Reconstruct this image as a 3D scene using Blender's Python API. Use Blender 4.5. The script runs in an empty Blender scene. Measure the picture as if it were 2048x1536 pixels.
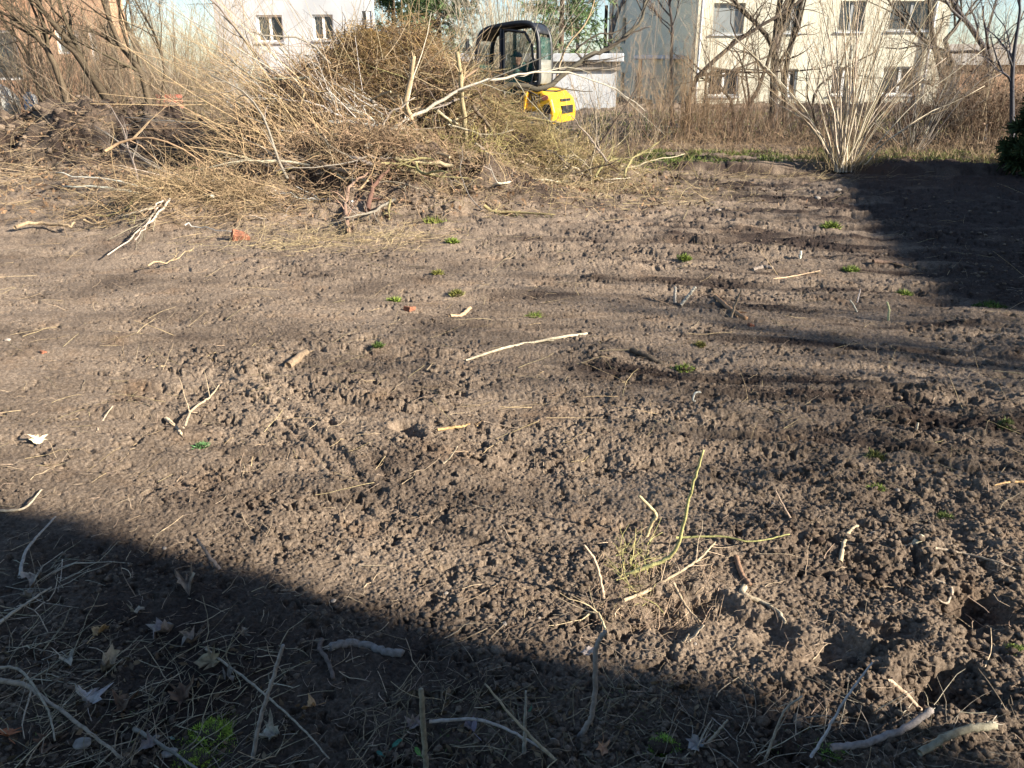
import bpy, math, random
import numpy as np
from mathutils import Vector, Matrix
R = math.radians
scene = bpy.context.scene
COL = scene.collection
rng = np.random.default_rng(7)
random.seed(7)

# ------------------------------------------------------------------ camera
CAM_H = 1.6; PITCH = R(21.0); F = 1607.0            # F: focal length in pixels of the 2048 px wide photograph
cam_d = bpy.data.cameras.new('camera'); cam = bpy.data.objects.new('camera', cam_d); COL.objects.link(cam)
cam.location = (0, 0, CAM_H); cam.rotation_euler = (R(90) - PITCH, 0, 0)
cam_d.sensor_fit = 'HORIZONTAL'; cam_d.sensor_width = 36.0; cam_d.lens = 36.0 * F / 2048.0
cam_d.clip_start = 0.05; cam_d.clip_end = 2000
scene.camera = cam
# ------------------------------------------------------------------ light
SUN_EL, SUN_AZ = R(24.0), R(-22.0)                    # azimuth measured from +X towards +Y: right, a little behind us
sd = Vector((math.cos(SUN_EL)*math.cos(SUN_AZ), math.cos(SUN_EL)*math.sin(SUN_AZ), math.sin(SUN_EL)))
w = bpy.data.worlds.new('World'); scene.world = w; w.use_nodes = True
nt = w.node_tree; bg = nt.nodes['Background']
sky = nt.nodes.new('ShaderNodeTexSky'); sky.sky_type = 'NISHITA'; sky.sun_disc = False
sky.sun_elevation = SUN_EL; sky.sun_rotation = math.pi/2 - SUN_AZ
sky.air_density = 1.0; sky.dust_density = .6; sky.ozone_density = 3.0
nt.links.new(sky.outputs[0], bg.inputs[0]); bg.inputs[1].default_value = 0.062
sl = bpy.data.lights.new('sun', 'SUN'); sl.energy = 5.0; sl.angle = R(0.9); sl.color = (1.0, 0.90, 0.76)
so = bpy.data.objects.new('sun', sl); COL.objects.link(so); so.rotation_euler = sd.to_track_quat('Z', 'Y').to_euler()
so.location = (20, -10, 20)
scene.view_settings.view_transform = 'Standard'; scene.view_settings.look = 'None'
scene.view_settings.gamma = 1.0; scene.view_settings.exposure = 1.82
scene.view_settings.use_curve_mapping = False

# ------------------------------------------------------------------ pixel helpers (2048 x 1536 photograph)
CP, SP = math.cos(PITCH), math.sin(PITCH)
def ray(px, py):
    u = (px-1024)/F; v = (py-768)/F
    return np.array([u, CP - SP*v, -SP - CP*v])
def at(px, py, Y):                                    # the point seen at px, py that is Y metres ahead
    r = ray(px, py); t = Y/r[1]
    return np.array([r[0]*t, Y, CAM_H + r[2]*t])
def g0(px, py):                                       # on flat ground
    r = ray(px, py); t = CAM_H/-r[2]
    return np.array([r[0]*t, r[1]*t])

# ------------------------------------------------------------------ noise
def _h(ix, iy, seed):
    h = (ix.astype(np.int64)*374761393 + iy.astype(np.int64)*668265263 + seed*974634777) & 0xffffffff
    h = ((h ^ (h >> 13)) * 1274126177) & 0xffffffff
    h = ((h ^ (h >> 16)) * 2246822519) & 0xffffffff
    return ((h ^ (h >> 15)) & 0xffffff) / float(0xffffff)
def vn(x, y, seed=0):
    x = np.asarray(x, float); y = np.asarray(y, float)
    ix = np.floor(x).astype(np.int64); iy = np.floor(y).astype(np.int64)
    fx = x-ix; fy = y-iy; fx = fx*fx*(3-2*fx); fy = fy*fy*(3-2*fy)
    a = _h(ix, iy, seed); b = _h(ix+1, iy, seed); c = _h(ix, iy+1, seed); d = _h(ix+1, iy+1, seed)
    return (a*(1-fx)+b*fx)*(1-fy) + (c*(1-fx)+d*fx)*fy
def rot(x, y, a): return x*math.cos(a)-y*math.sin(a), x*math.sin(a)+y*math.cos(a)
def fbm(x, y, seed, octs=3):
    s = 0; amp = 1; tot = 0
    for k in range(octs):
        xx, yy = rot(x*2**k, y*2**k, .7*k+.3)
        s = s + amp*vn(xx, yy, seed+k); tot += amp; amp *= .5
    return s/tot
def worley(x, y, seed):                               # distance to nearest point and that point's random value
    ix = np.floor(x).astype(np.int64); iy = np.floor(y).astype(np.int64)
    best = np.full(x.shape, 9.0); rid = np.zeros(x.shape)
    for dx in (-1, 0, 1):
        for dy in (-1, 0, 1):
            cx = ix+dx; cy = iy+dy
            ox = _h(cx, cy, seed); oy = _h(cx, cy, seed+11)
            d = (cx+ox-x)**2 + (cy+oy-y)**2
            m = d < best; best = np.where(m, d, best); rid = np.where(m, _h(cx, cy, seed+23), rid)
    return np.sqrt(best), rid
def sstep(a, b, x): t = np.clip((x-a)/(b-a), 0, 1); return t*t*(3-2*t)

# ------------------------------------------------------------------ terrain height
HEAPS = [  # cx, cy, rx, ry, height
    (-2.25, 13.7, 1.7, 1.3, 1.42), (-1.1, 13.9, 1.3, 1.1, .85), (0.7, 14.3, 1.5, .9, .28),
    (-8.6, 14.8, 3.3, 1.7, .98), (-6.2, 14.2, 1.6, 1.2, .55), (-4.6, 11.7, 3.4, 1.6, .30),
    (-2.0, 10.9, 1.4, .8, .58), (-.3, 11.0, 1.2, .7, .34), (-3.3, 12.5, 1.1, .7, .70), (-.2, 12.9, 1.2, .7, .42), (-3.75, 9.55, 1.0, .5, .26), (1.6, 13.2, 1.0, .5, .10)]
PITS = [(-4.7, 12.6, 1.0, .35, .45), (-2.6, 10.2, .5, .28, .38), (-1.0, 10.5, .4, .2, .22), (2.6, 13.7, .5, .3, .22), (1.0, 12.2, .5, .15, .15)]
def seg_d(x, y, a, b):
    ab = b-a; L = np.hypot(*ab); e = ab/L
    s = (x-a[0])*e[0]+(y-a[1])*e[1]; d = -(x-a[0])*e[1]+(y-a[1])*e[0]
    return s, d, L
RA, RB = g0(455, 735), g0(775, 1045)
def rough(x, y):                                      # 0 smooth scraped .. 1 broken clods
    r = .42 + .45*(fbm(x/1.3, y/1.3, 90, 2)-.5)*2
    r = r + 1.0*(fbm(x/.55, y/.28, 93, 3)-.5)
    r = r + .55*sstep(.2, 1.6, x)*(1-sstep(2.5, 3.8, y)) - .30*sstep(1.0, 4.0, -x)*sstep(2.8, 4.5, y) - .10*sstep(3.6, 5, y)*(1-sstep(8, 11, y)) + .35*sstep(2.6, 4.5, x-.2*(y-6))*sstep(4.5, 6, y)
    return np.clip(r, .08, 1.15)
def hmacro(x, y):
    z = .06*(vn(x/2.3, y/2.3, 3)-.5)
    wx = x + .5*(vn(x/.8, y/.8, 5)-.5); wy = y + .4*(vn(x/.7, y/.7, 6)-.5)
    for cx, cy, rx, ry, h in HEAPS:
        d = ((wx-cx)/rx)**2 + ((wy-cy)/ry)**2
        z = z + h*np.exp(-d*1.1)*(1+.35*(fbm(x/.5, y/.5, 9, 3)-.5))
    for cx, cy, rx, ry, h in PITS:
        d = ((wx-cx)/rx)**2 + ((wy-cy)/ry)**2
        z = z - h*np.exp(-d*d*1.2)
    ed = 14.9 + .5*(vn(x/1.1, x*0+2, 8)-.5) - .05*x
    z = z + .15*sstep(ed-.12, ed+.1, y)*sstep(2.2, 3.0, x)
    z = z + .30*sstep(20, 36, y)
    return z
def height(x, y):
    x = np.asarray(x, float); y = np.asarray(y, float)
    z = hmacro(x, y)
    r = rough(x, y)
    heap = np.clip((z-.15)*2, 0, 1)
    r = np.clip(r+.5*heap, 0, 1.2)
    fade = 1/(1+(y/28)**4)
    # scrapes of the digger bucket: ridges drawn out sideways
    sx, sy = rot(x, y, .16)
    sc = fbm(sx/1.1, sy/.16, 20, 3)-.5
    z = z + .050*sc*sstep(2.1, 3.2, y)*(1-.7*heap)*fade + .038*(fbm(sx/.6, sy/.055, 24, 2)-.5)*sstep(2.2, 3.2, y)*fade*(.5+1.0*vn(x/.9, y/.5, 26))
    # foreground ridge in the shade
    sx, sy = rot(x, y, .38)
    z = z + .05*(fbm(sx/.9, sy/.25, 28, 2)-.5)*(1-sstep(2.0, 3.0, y))
    # track ruts
    s, d, L = seg_d(x, y, RA, RB)
    m = sstep(-.1, .5, s)*(1-sstep(L-.6, L+.1, s))*(.5+.6*sstep(.3, .7, vn(s/.3, d/.1, 33)))
    dd = d + .015*(vn(s/.1, d*0, 31)-.5)
    for off, dp, wd in ((-.01, .022, .014), (.07, .014, .035), (.18, .016, .04)):
        z = z - m*dp*np.exp(-((dd-off)/wd)**2) + m*dp*.5*np.exp(-((dd-off+wd*1.7)/wd)**2)
    # lumps and hollows
    z = z + r*.11*(fbm(x/.42, y/.42, 40, 2)-.5)*fade
    z = z + r*.05*(fbm(x/.15, y/.15, 43, 3)-.5)*fade + heap*.48*(fbm(x/.42, y/.42, 46, 3)-.5) + heap*.22*(fbm(x/.16, y/.16, 47, 2)-.5)
    # hollows of the lower right corner
    for hx, hy, hr, hd in ((1345, 1235, .12, .055), (1430, 1225, .09, .04), (1510, 1260, .1, .04), (1960, 1225, .11, .06), (1890, 1400, .13, .07), (1790, 1270, .08, .04), (1690, 1330, .1, .035), (820, 870, .07, .045), (1245, 1140, .05, .02)):
        c = g0(hx, hy); qx = x+.16*(fbm(x/.12, y/.12, 95, 3)-.5); qy = y+.16*(fbm(x/.12, y/.12, 98, 3)-.5); d2 = ((qx-c[0])**2+(qy-c[1])**2*1.5)/hr**2
        z = z - hd*np.exp(-d2*d2) + hd*.25*np.exp(-(np.sqrt(d2)-1.5)**2*3)
    # clods
    near = 1-sstep(11, 22, y)
    wx = x+.03*(vn(x/.03, y/.03, 60)-.5); wy = y+.03*(vn(x/.03, y/.03, 61)-.5)
    d, i = worley(wx/.085, wy/.085, 50)
    far = sstep(6, 10, y)*(1-sstep(18, 26, y)); z = z + far*.075*(fbm(x/.30, y/.22, 57, 3)-.5) + far*.035*np.clip(worley(x/.16, y/.16, 58)[0]-.45, -.3, .3)*-1
    z = z + near*r*.020*np.clip(1-d*1.5, 0, 1)**.7*(i > .62)*sstep(.35, .6, vn(x/.3, y/.3, 51)+r*.25)
    d, i = worley(wx/.036, wy/.036, 53)
    z = z + near*(.1+.6*r)*.009*np.clip(1-d*1.3, 0, 1)**.7*(i > .6)
    d, i = worley(wx/.014+7, wy/.014, 56)
    z = z + near*(.6+.4*r)*.0062*np.clip(1-d*1.2, 0, 1)**.7*(i > .2)
    # dark pores
    p = vn(x/.042, y/.030, 65)*.55+vn(x/.019, y/.015, 66)*.3+vn(x/.009, y/.008, 68)*.15
    z = z - near*(.35+.6*r)*.040*sstep(.61, .70, p)*sstep(.42, .66, fbm(x/.22, y/.14, 67, 2)+.16*r)
    # crumbs
    z = z + near*(.5+.6*r)*(.009*(vn(x/.010, y/.010, 70)-.5) + .009*(vn(x/.0055, y/.0055, 71)-.5))
    return z
def ground(px, py):
    r = ray(px, py)
    Ys = 1.0*np.exp(np.linspace(0, math.log(60), 900)); t = Ys/r[1]
    xs = r[0]*t; zs = CAM_H + r[2]*t; hs = hmacro(xs, Ys)
    k = np.argmax(zs < hs)
    return float(xs[k]), float(Ys[k])
def gpt(px, py, up=0.0):
    x, y = ground(px, py); return np.array([x, y, float(height(np.array([x]), np.array([y]))[0])+up])

# ------------------------------------------------------------------ materials
def mat(name, rough=.85, spec=.3):
    m = bpy.data.materials.new(name); m.use_nodes = True
    b = m.node_tree.nodes['Principled BSDF']; b.inputs['Roughness'].default_value = rough
    b.inputs['Specular IOR Level'].default_value = spec
    return m, m.node_tree, b
def noisemat(name, c1, c2, scale=8, rough=.85, spec=.25, bump=0, bscale=40, stretch=None, detail=5, c3=None, metallic=0):
    m, t, b = mat(name, rough, spec); N = t.nodes; L = t.links
    tc = N.new('ShaderNodeTexCoord'); mp = N.new('ShaderNodeMapping')
    L.new(tc.outputs['Object'], mp.inputs[0])
    if stretch: mp.inputs['Scale'].default_value = stretch
    n = N.new('ShaderNodeTexNoise'); n.inputs['Scale'].default_value = scale; n.inputs['Detail'].default_value = detail
    L.new(mp.outputs[0], n.inputs[0])
    cr = N.new('ShaderNodeValToRGB'); L.new(n.outputs[0], cr.inputs[0]); L.new(cr.outputs[0], b.inputs['Base Color'])
    cr.color_ramp.elements[0].position = .34; cr.color_ramp.elements[0].color = (*c1, 1)
    cr.color_ramp.elements[1].position = .66; cr.color_ramp.elements[1].color = (*c2, 1)
    if c3: e = cr.color_ramp.elements.new(.8); e.color = (*c3, 1)
    b.inputs['Metallic'].default_value = metallic
    if bump:
        n2 = N.new('ShaderNodeTexNoise'); n2.inputs['Scale'].default_value = bscale; n2.inputs['Detail'].default_value = 4
        L.new(mp.outputs[0], n2.inputs[0]); bp = N.new('ShaderNodeBump'); bp.inputs['Strength'].default_value = bump
        bp.inputs['Distance'].default_value = .02
        L.new(n2.outputs[0], bp.inputs['Height']); L.new(bp.outputs[0], b.inputs['Normal'])
    return m
def colmat(name, rough=.8, spec=.25):                 # colour of every stem in the 'tint' attribute
    m, t, b = mat(name, rough, spec); N = t.nodes; L = t.links
    a = N.new('ShaderNodeAttribute'); a.attribute_name = 'tint'
    n = N.new('ShaderNodeTexNoise'); n.inputs['Scale'].default_value = 70; n.inputs['Detail'].default_value = 5
    tc = N.new('ShaderNodeTexCoord'); L.new(tc.outputs['Object'], n.inputs[0])
    mx = N.new('ShaderNodeMix'); mx.data_type = 'RGBA'; mx.blend_type = 'MULTIPLY'; mx.inputs[0].default_value = .55
    cr = N.new('ShaderNodeValToRGB'); cr.color_ramp.elements[0].position = .35; cr.color_ramp.elements[1].position = .6
    cr.color_ramp.elements[0].color = (.30, .28, .26, 1)
    L.new(n.outputs[0], cr.inputs[0]); L.new(a.outputs['Color'], mx.inputs[6]); L.new(cr.outputs[0], mx.inputs[7])
    L.new(mx.outputs[2], b.inputs['Base Color'])
    bp = N.new('ShaderNodeBump'); bp.inputs['Strength'].default_value = .6; bp.inputs['Distance'].default_value = .003
    n2 = N.new('ShaderNodeTexNoise'); n2.inputs['Scale'].default_value = 260; n2.inputs['Detail'].default_value = 3; L.new(tc.outputs['Object'], n2.inputs[0]); L.new(n2.outputs[0], bp.inputs['Height']); L.new(bp.outputs[0], b.inputs['Normal'])
    return m
def soil_mat():
    m, t, b = mat('soil', .95, .12); N = t.nodes; L = t.links
    tc = N.new('ShaderNodeTexCoord')
    def nz(scale, detail, rg=.6):
        n = N.new('ShaderNodeTexNoise'); n.inputs['Scale'].default_value = scale; n.inputs['Detail'].default_value = detail
        n.inputs['Roughness'].default_value = rg; L.new(tc.outputs['Object'], n.inputs[0]); return n
    def ramp(src, stops):
        cr = N.new('ShaderNodeValToRGB'); L.new(src, cr.inputs[0]); e = cr.color_ramp.elements
        e[0].position, e[0].color = stops[0][0], (*stops[0][1], 1); e[1].position, e[1].color = stops[-1][0], (*stops[-1][1], 1)
        for p, c in stops[1:-1]: k = e.new(p); k.color = (*c, 1)
        return cr
    a = N.new('ShaderNodeAttribute'); a.attribute_name = 'moist_shade'
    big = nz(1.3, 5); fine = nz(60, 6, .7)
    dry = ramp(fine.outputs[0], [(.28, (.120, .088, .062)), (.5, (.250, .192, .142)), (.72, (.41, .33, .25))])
    wet_shade = ramp(fine.outputs[0], [(.3, (.026, .019, .016)), (.7, (.075, .054, .043))])
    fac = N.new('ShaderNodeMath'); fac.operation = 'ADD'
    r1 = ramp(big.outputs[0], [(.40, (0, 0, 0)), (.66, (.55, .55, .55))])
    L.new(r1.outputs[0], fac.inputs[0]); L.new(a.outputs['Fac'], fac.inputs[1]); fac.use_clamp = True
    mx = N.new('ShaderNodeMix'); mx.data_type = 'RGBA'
    L.new(fac.outputs[0], mx.inputs[0]); L.new(dry.outputs[0], mx.inputs[6]); L.new(wet_shade.outputs[0], mx.inputs[7])
    # faint ochre and reddish patches
    och = nz(2.1, 3); r2 = ramp(och.outputs[0], [(.56, (0, 0, 0)), (.75, (.5, .5, .5))])
    mx2 = N.new('ShaderNodeMix'); mx2.data_type = 'RGBA'; mx2.blend_type = 'MULTIPLY'
    L.new(r2.outputs[0], mx2.inputs[0]); L.new(mx.outputs[2], mx2.inputs[6]); mx2.inputs[7].default_value = (1.05, .86, .68, 1)
    L.new(mx2.outputs[2], b.inputs['Base Color'])
    b0 = N.new('ShaderNodeBump'); b0.inputs['Strength'].default_value = .9; b0.inputs['Distance'].default_value = .022
    f0 = nz(32, 5, .7); L.new(f0.outputs[0], b0.inputs['Height'])
    bp = N.new('ShaderNodeBump'); bp.inputs['Strength'].default_value = 1.0; bp.inputs['Distance'].default_value = .008
    f2 = nz(150, 6, .8); L.new(f2.outputs[0], bp.inputs['Height']); L.new(b0.outputs[0], bp.inputs['Normal']); L.new(bp.outputs[0], b.inputs['Normal'])
    return m
M = {}
M['soil'] = soil_mat()
M['twig'] = colmat('twig_bark')
M['blade'] = colmat('blade', .7, .2)
M['leafm'] = colmat('dead_leaf', .7, .3)
M['bark'] = noisemat('rough_bark', (.035, .028, .02), (.11, .088, .065), 14, bump=.6, bscale=60, stretch=(1, 1, .25))
M['plaster'] = noisemat('cream_plaster', (.52, .495, .39), (.63, .605, .49), .9, .9, .15, bump=.2, bscale=60, stretch=(1, 1, .35), detail=9)
M['plaster_lightened'] = noisemat('cream_plaster_lightened', (.80, .76, .60), (.84, .80, .65), 1.0, .9, .15, bump=.15, bscale=90)  # house plaster lightened to stand in for bounced light on the shaded side
M['white'] = noisemat('white_plaster', (.37, .39, .41), (.48, .50, .515), .9, .9, .15, bump=.12, bscale=90)
M['plinth'] = noisemat('grey_plinth', (.19, .17, .15), (.27, .25, .22), 3, .9)
M['frame'] = noisemat('white_frame', (.72, .72, .70), (.8, .8, .78), 5, .5, .4)
M['gframe'] = noisemat('grey_frame', (.22, .23, .23), (.3, .31, .31), 5, .5, .4)
M['roof'] = noisemat('roof_tiles', (.09, .07, .065), (.16, .12, .1), 4, .8, bump=.5, bscale=12)
M['metal'] = noisemat('zinc', (.40, .42, .44), (.52, .54, .56), 6, .5, .5, metallic=.3)
M['dark'] = noisemat('dark_metal', (.006, .007, .010), (.014, .016, .02), 10, .45, .4)
M['steel'] = noisemat('dusty_steel', (.16, .15, .14), (.30, .28, .25), 9, .6, .4, bump=.2)
M['grey'] = noisemat('light_grey_panel', (.13, .13, .11), (.20, .20, .175), 4, .5, .4)
M['yellow'] = noisemat('yellow_paint', (.56, .30, .010), (.66, .38, .015), 5, .42, .5, c3=(.42, .26, .06))
M['ochre'] = noisemat('dusty_ochre_paint', (.20, .10, .02), (.46, .25, .035), 7, .7, .3, bump=.3, bscale=30)
M['rubber'] = noisemat('muddy_rubber', (.03, .026, .022), (.10, .08, .06), 12, .9, bump=.4)
M['brickwall'] = noisemat('salmon_plaster', (.40, .23, .14), (.50, .31, .20), 1.5, .9, bump=.2)
M['brick'] = noisemat('broken_brick', (.14, .07, .045), (.36, .14, .08), 26, .95, bump=1, bscale=80)
M['stone'] = noisemat('pebble', (.15, .13, .11), (.32, .28, .24), 30, .8, bump=.3)
M['jacket'] = noisemat('green_fleece', (.20, .38, .31), (.27, .48, .40), 12, .95, .1, bump=.3)
M['navy'] = noisemat('navy_cloth', (.012, .016, .03), (.02, .026, .045), 12, .95, .1)
M['skin'] = noisemat('skin', (.46, .27, .19), (.52, .31, .22), 8, .6, .3)
M['sack'] = noisemat('white_woven_sack', (.66, .66, .60), (.78, .78, .72), 14, .8, bump=.4)
M['blue'] = noisemat('blue_print', (.02, .22, .55), (.03, .3, .66), 5, .5)
M['red'] = noisemat('faded_red', (.38, .10, .07), (.48, .15, .1), 6, .7)
M['conifer'] = colmat('needles', .75, .2)
def glass(name, col, alpha=None):
    m, t, b = mat(name, .06, .6)
    b.inputs['Base Color'].default_value = (*col, 1)
    if alpha is not None: b.inputs['Alpha'].default_value = alpha
    return m
M['pane'] = glass('window_glass', (.035, .04, .045))
M['panel'] = noisemat('drawn_blind', (.16, .18, .18), (.22, .24, .24), 2, .5, .5)
M['cabglass'] = glass('tinted_cab_glass', (.02, .08, .065), .36)

# ------------------------------------------------------------------ objects
def tag(o, label=None, cat=None, group=None, kind=None):
    if label: o['label'] = label
    if cat: o['category'] = cat
    if group: o['group'] = group
    if kind: o['kind'] = kind
    return o
def mesh_np(name, V, Fq, m, parent=None, smooth=True, tint=None, attr=None, tris=None):
    """V (n,3), Fq (k,4) quads, tris (k,3)"""
    me = bpy.data.meshes.new(name); V = np.ascontiguousarray(V, dtype=np.float32)
    me.vertices.add(len(V)); me.vertices.foreach_set('co', V.ravel())
    nq = 0 if Fq is None else len(Fq); ntr = 0 if tris is None else len(tris)
    loops = np.concatenate([np.asarray(a, dtype=np.int32).ravel() for a in ((Fq if nq else np.zeros(0)), (tris if ntr else np.zeros(0)))])
    starts = np.concatenate([np.arange(nq)*4, nq*4+np.arange(ntr)*3]).astype(np.int32)
    me.loops.add(len(loops)); me.loops.foreach_set('vertex_index', loops)
    me.polygons.add(nq+ntr); me.polygons.foreach_set('loop_start', starts)
    me.update(calc_edges=True)
    if smooth: me.polygons.foreach_set('use_smooth', np.ones(nq+ntr, dtype=bool))
    if tint is not None:
        a = me.color_attributes.new('tint', 'FLOAT_COLOR', 'POINT')
        a.data.foreach_set('color', np.c_[tint, np.ones(len(V))].astype(np.float32).ravel())
    if attr is not None:
        a = me.attributes.new(attr[0], 'FLOAT', 'POINT'); a.data.foreach_set('value', attr[1].astype(np.float32))
    me.materials.append(m); me.validate(verbose=False)
    o = bpy.data.objects.new(name, me); COL.objects.link(o); o.parent = parent
    return o
def nrm(a): return a/np.maximum(np.linalg.norm(a, axis=-1, keepdims=True), 1e-9)
def tube_geo(P, Rd, sides):
    """P (N,K,3) paths, Rd (N,K) radii"""
    N, K, _ = P.shape
    T = np.empty_like(P); T[:, 1:-1] = P[:, 2:]-P[:, :-2]; T[:, 0] = P[:, 1]-P[:, 0]; T[:, -1] = P[:, -1]-P[:, -2]
    T = nrm(T)
    mean = nrm(P[:, -1]-P[:, 0]+1e-6)
    ref = np.where(np.abs(mean[:, 2:3]) > .8, np.array([[1., .2, 0]]), np.array([[.1, .1, 1.]]))
    ref = np.repeat(ref[:, None, :], K, 1)
    A = nrm(np.cross(T, ref)); B = np.cross(T, A)
    ang = np.arange(sides)*2*math.pi/sides
    V = P[:, :, None, :] + Rd[:, :, None, None]*(A[:, :, None, :]*np.cos(ang)[None, None, :, None] + B[:, :, None, :]*np.sin(ang)[None, None, :, None])
    V = V.reshape(-1, 3)
    base = (np.arange(N)*K*sides)[:, None, None]; k = (np.arange(K-1)*sides)[None, :, None]; s = np.arange(sides)[None, None, :]
    s2 = (s+1) % sides
    q = np.stack([base+k+s, base+k+s2, base+k+sides+s2, base+k+sides+s], -1).reshape(-1, 4)
    return V, q
def tubes(name, sets, m, parent=None, tintf=None, capped=False):
    """sets: list of (P, R, sides, tint(N,3))"""
    Vs, Qs, Ts, Cs = [], [], [], []; off = 0
    for P, Rd, sides, tint in sets:
        V, q = tube_geo(P, Rd, sides)
        Vs.append(V); Qs.append(q+off)
        Ts.append(np.repeat(np.broadcast_to(np.asarray(tint, float), (P.shape[0], 3)), P.shape[1]*sides, axis=0))
        if capped and sides >= 4:
            N, K = P.shape[:2]; base = np.arange(N)*K*sides+off
            for b0 in (base, base+(K-1)*sides):
                for s in range(1, sides-1): Cs.append(np.stack([b0, b0+s, b0+s+1], -1))
        off += len(V)
    return mesh_np(name, np.concatenate(Vs), np.concatenate(Qs), m, parent, tint=np.concatenate(Ts), tris=np.concatenate(Cs) if Cs else None)
def smooth_path(pts, n):
    pts = np.asarray(pts, float)
    if len(pts) == 2: t = np.linspace(0, 1, n)[:, None]; return pts[0]*(1-t)+pts[1]*t
    P = np.vstack([2*pts[0]-pts[1], pts, 2*pts[-1]-pts[-2]]); out = []
    for s in np.linspace(0, len(pts)-1-1e-6, n):
        i = int(s); f = s-i; p0, p1, p2, p3 = P[i:i+4]
        out.append(.5*((2*p1)+(-p0+p2)*f+(2*p0-5*p1+4*p2-p3)*f*f+(-p0+3*p1-3*p2+p3)*f**3))
    return np.array(out)
TAN = (.30, .22, .13); PALE = (.40, .35, .26); GREY = (.22, .195, .165); DARK = (.075, .06, .045); BIRCH = (.44, .42, .38)
LICH = (.33, .29, .11); ORNG = (.42, .24, .11); STRAW = (.42, .33, .19); BRN = (.20, .135, .085)
def jit(c, n, a=.25):
    c = np.asarray(c, float); k = 1+a*(rng.random((n, 1))*2-1)
    return np.clip(c*k*(1+.08*(rng.random((n, 3))-.5)), .005, .9)
def walk(P0, D, Ln, K, wob, droop=0.0):
    """grow N curved paths"""
    N = len(P0); P = np.empty((N, K, 3)); P[:, 0] = P0; d = nrm(D); st = (Ln/(K-1))[:, None]
    for k in range(1, K):
        d = nrm(d + wob*rng.normal(size=(N, 3)) + np.array([0, 0, -droop]))
        P[:, k] = P[:, k-1]+d*st
    return P
def taper(r0, K, end=.25): return np.asarray(r0)[:, None]*np.linspace(1, end, K)[None, :]
def branch_off(P, Rd, n, ang, lenf, K, wob, droop=0, tmin=.2, tmax=1.0, rf=.55, up=0.0, rmin=.0015):
    N, Kp, _ = P.shape
    idx = np.repeat(np.arange(N), n); t = tmin+(tmax-tmin)*rng.random(N*n); f = t*(Kp-1); i = np.minimum(f.astype(int), Kp-2); fr = (f-i)[:, None]
    pos = P[idx, i]*(1-fr)+P[idx, i+1]*fr; tan = nrm(P[idx, i+1]-P[idx, i])
    rr = Rd[idx, i]*(1-fr[:, 0])+Rd[idx, i+1]*fr[:, 0]
    plen = np.linalg.norm(np.diff(P, axis=1), axis=2).sum(1)[idx]
    rp = rng.normal(size=(N*n, 3)); rp = nrm(rp-(rp*tan).sum(1, keepdims=True)*tan)
    a = R(ang)*(.6+.8*rng.random(N*n))[:, None]
    d = tan*np.cos(a)+rp*np.sin(a)+np.array([0, 0, up])
    Ln = plen*lenf*(.45+.9*rng.random(N*n))*(1.15-.6*t)
    r = np.maximum(rr*rf*(.7+.5*rng.random(N*n)), rmin)
    Pn = walk(pos, d, Ln, K, wob, droop)
    return Pn, np.maximum(taper(r, K, .3), rmin*.7)

# ================================================================== GROUND
def build_ground():
    rows, cols = 1180, 1280
    v0, v1 = -.3772, .62
    v = v0+(v1-v0)*np.linspace(0, 1, rows)**1.0
    Y = CAM_H*(CP-SP*v)/(SP+CP*v)
    Y = np.minimum(Y, 160)
    s = np.linspace(-1, 1, cols); s = .78*s+.42*s**5
    X = s[None, :]*(Y[:, None]+.55); YY = np.repeat(Y[:, None], cols, 1)
    Z = height(X.ravel(), YY.ravel())
    V = np.c_[X.ravel(), YY.ravel(), Z]
    i = np.arange(rows-1)[:, None]*cols+np.arange(cols-1)[None, :]
    q = np.stack([i, i+cols, i+cols+1, i+1], -1).reshape(-1, 4)
    x, y = V[:, 0], V[:, 1]
    # dark soil: freshly turned earth, plus the two big cast shadows painted in
    moist_shade = .15*sstep(.45, .75, fbm(x/.5, y/.35, 80, 3)) + .35*sstep(.7, 2.2, x)*(1-sstep(2.6, 4.5, y))*fbm(x/.3, y/.3, 83, 2)
    hm = hmacro(x, y); moist_shade = moist_shade + .60*sstep(.12, .4, hm)*(y < 20)*(.5+.8*fbm(x/.3, y/.3, 85, 2))
    moist_shade = moist_shade + .15*sstep(2, 3.6, x)*sstep(3.5, 6, y) + .65*sstep(3.0, 3.9, x-.26*(y-6)+.5*(vn(x/.6, y/.4, 99)-.5))*sstep(5, 6, y)  # shed's shadow at the upper right painted darker into the soil
    qx, qy = rot(x, y, .16); moist_shade = moist_shade + (.25+.35*sstep(-.5, 1.5, x))*sstep(.50, .68, fbm(qx/1.3, qy/.22, 87, 4))*sstep(2.4, 3.4, y)
    lo = (Z-hm); moist_shade = moist_shade + .3*sstep(-.025, -.06, lo)  # low hollows coloured darker
    pale = sstep(.5, 2.5, -x)*sstep(2.9, 4.2, y)*(1-sstep(8.5, 9.5, y)); moist_shade = moist_shade-.15*pale
    moist_shade = moist_shade + .55*(1-sstep(.0, 1.0, (y-(2.03-.403*x))/.6+.5))  # house shadow over the foreground painted into the soil along its edge
    o = mesh_np('ground', V, q, M['soil'], attr=('moist_shade', np.clip(moist_shade, 0, 1)))
    tag(o, kind='structure')
    # surroundings below the dug field, out to the horizon
    n = 60; g = np.linspace(-1, 1, n); g = np.sign(g)*np.abs(g)**3*700
    X, Yg = np.meshgrid(g, g, indexing='ij'); 
    Zg = np.full(X.size, -.16)
    V = np.c_[X.ravel(), Yg.ravel(), Zg]; i = np.arange(n-1)[:, None]*n+np.arange(n-1)[None, :]
    q = np.stack([i, i+n, i+n+1, i+1], -1).reshape(-1, 4)
    o = mesh_np('terrain', V, q, M['soil'], attr=('moist_shade', np.full(len(V), .3))); tag(o, kind='structure')
build_ground()

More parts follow.
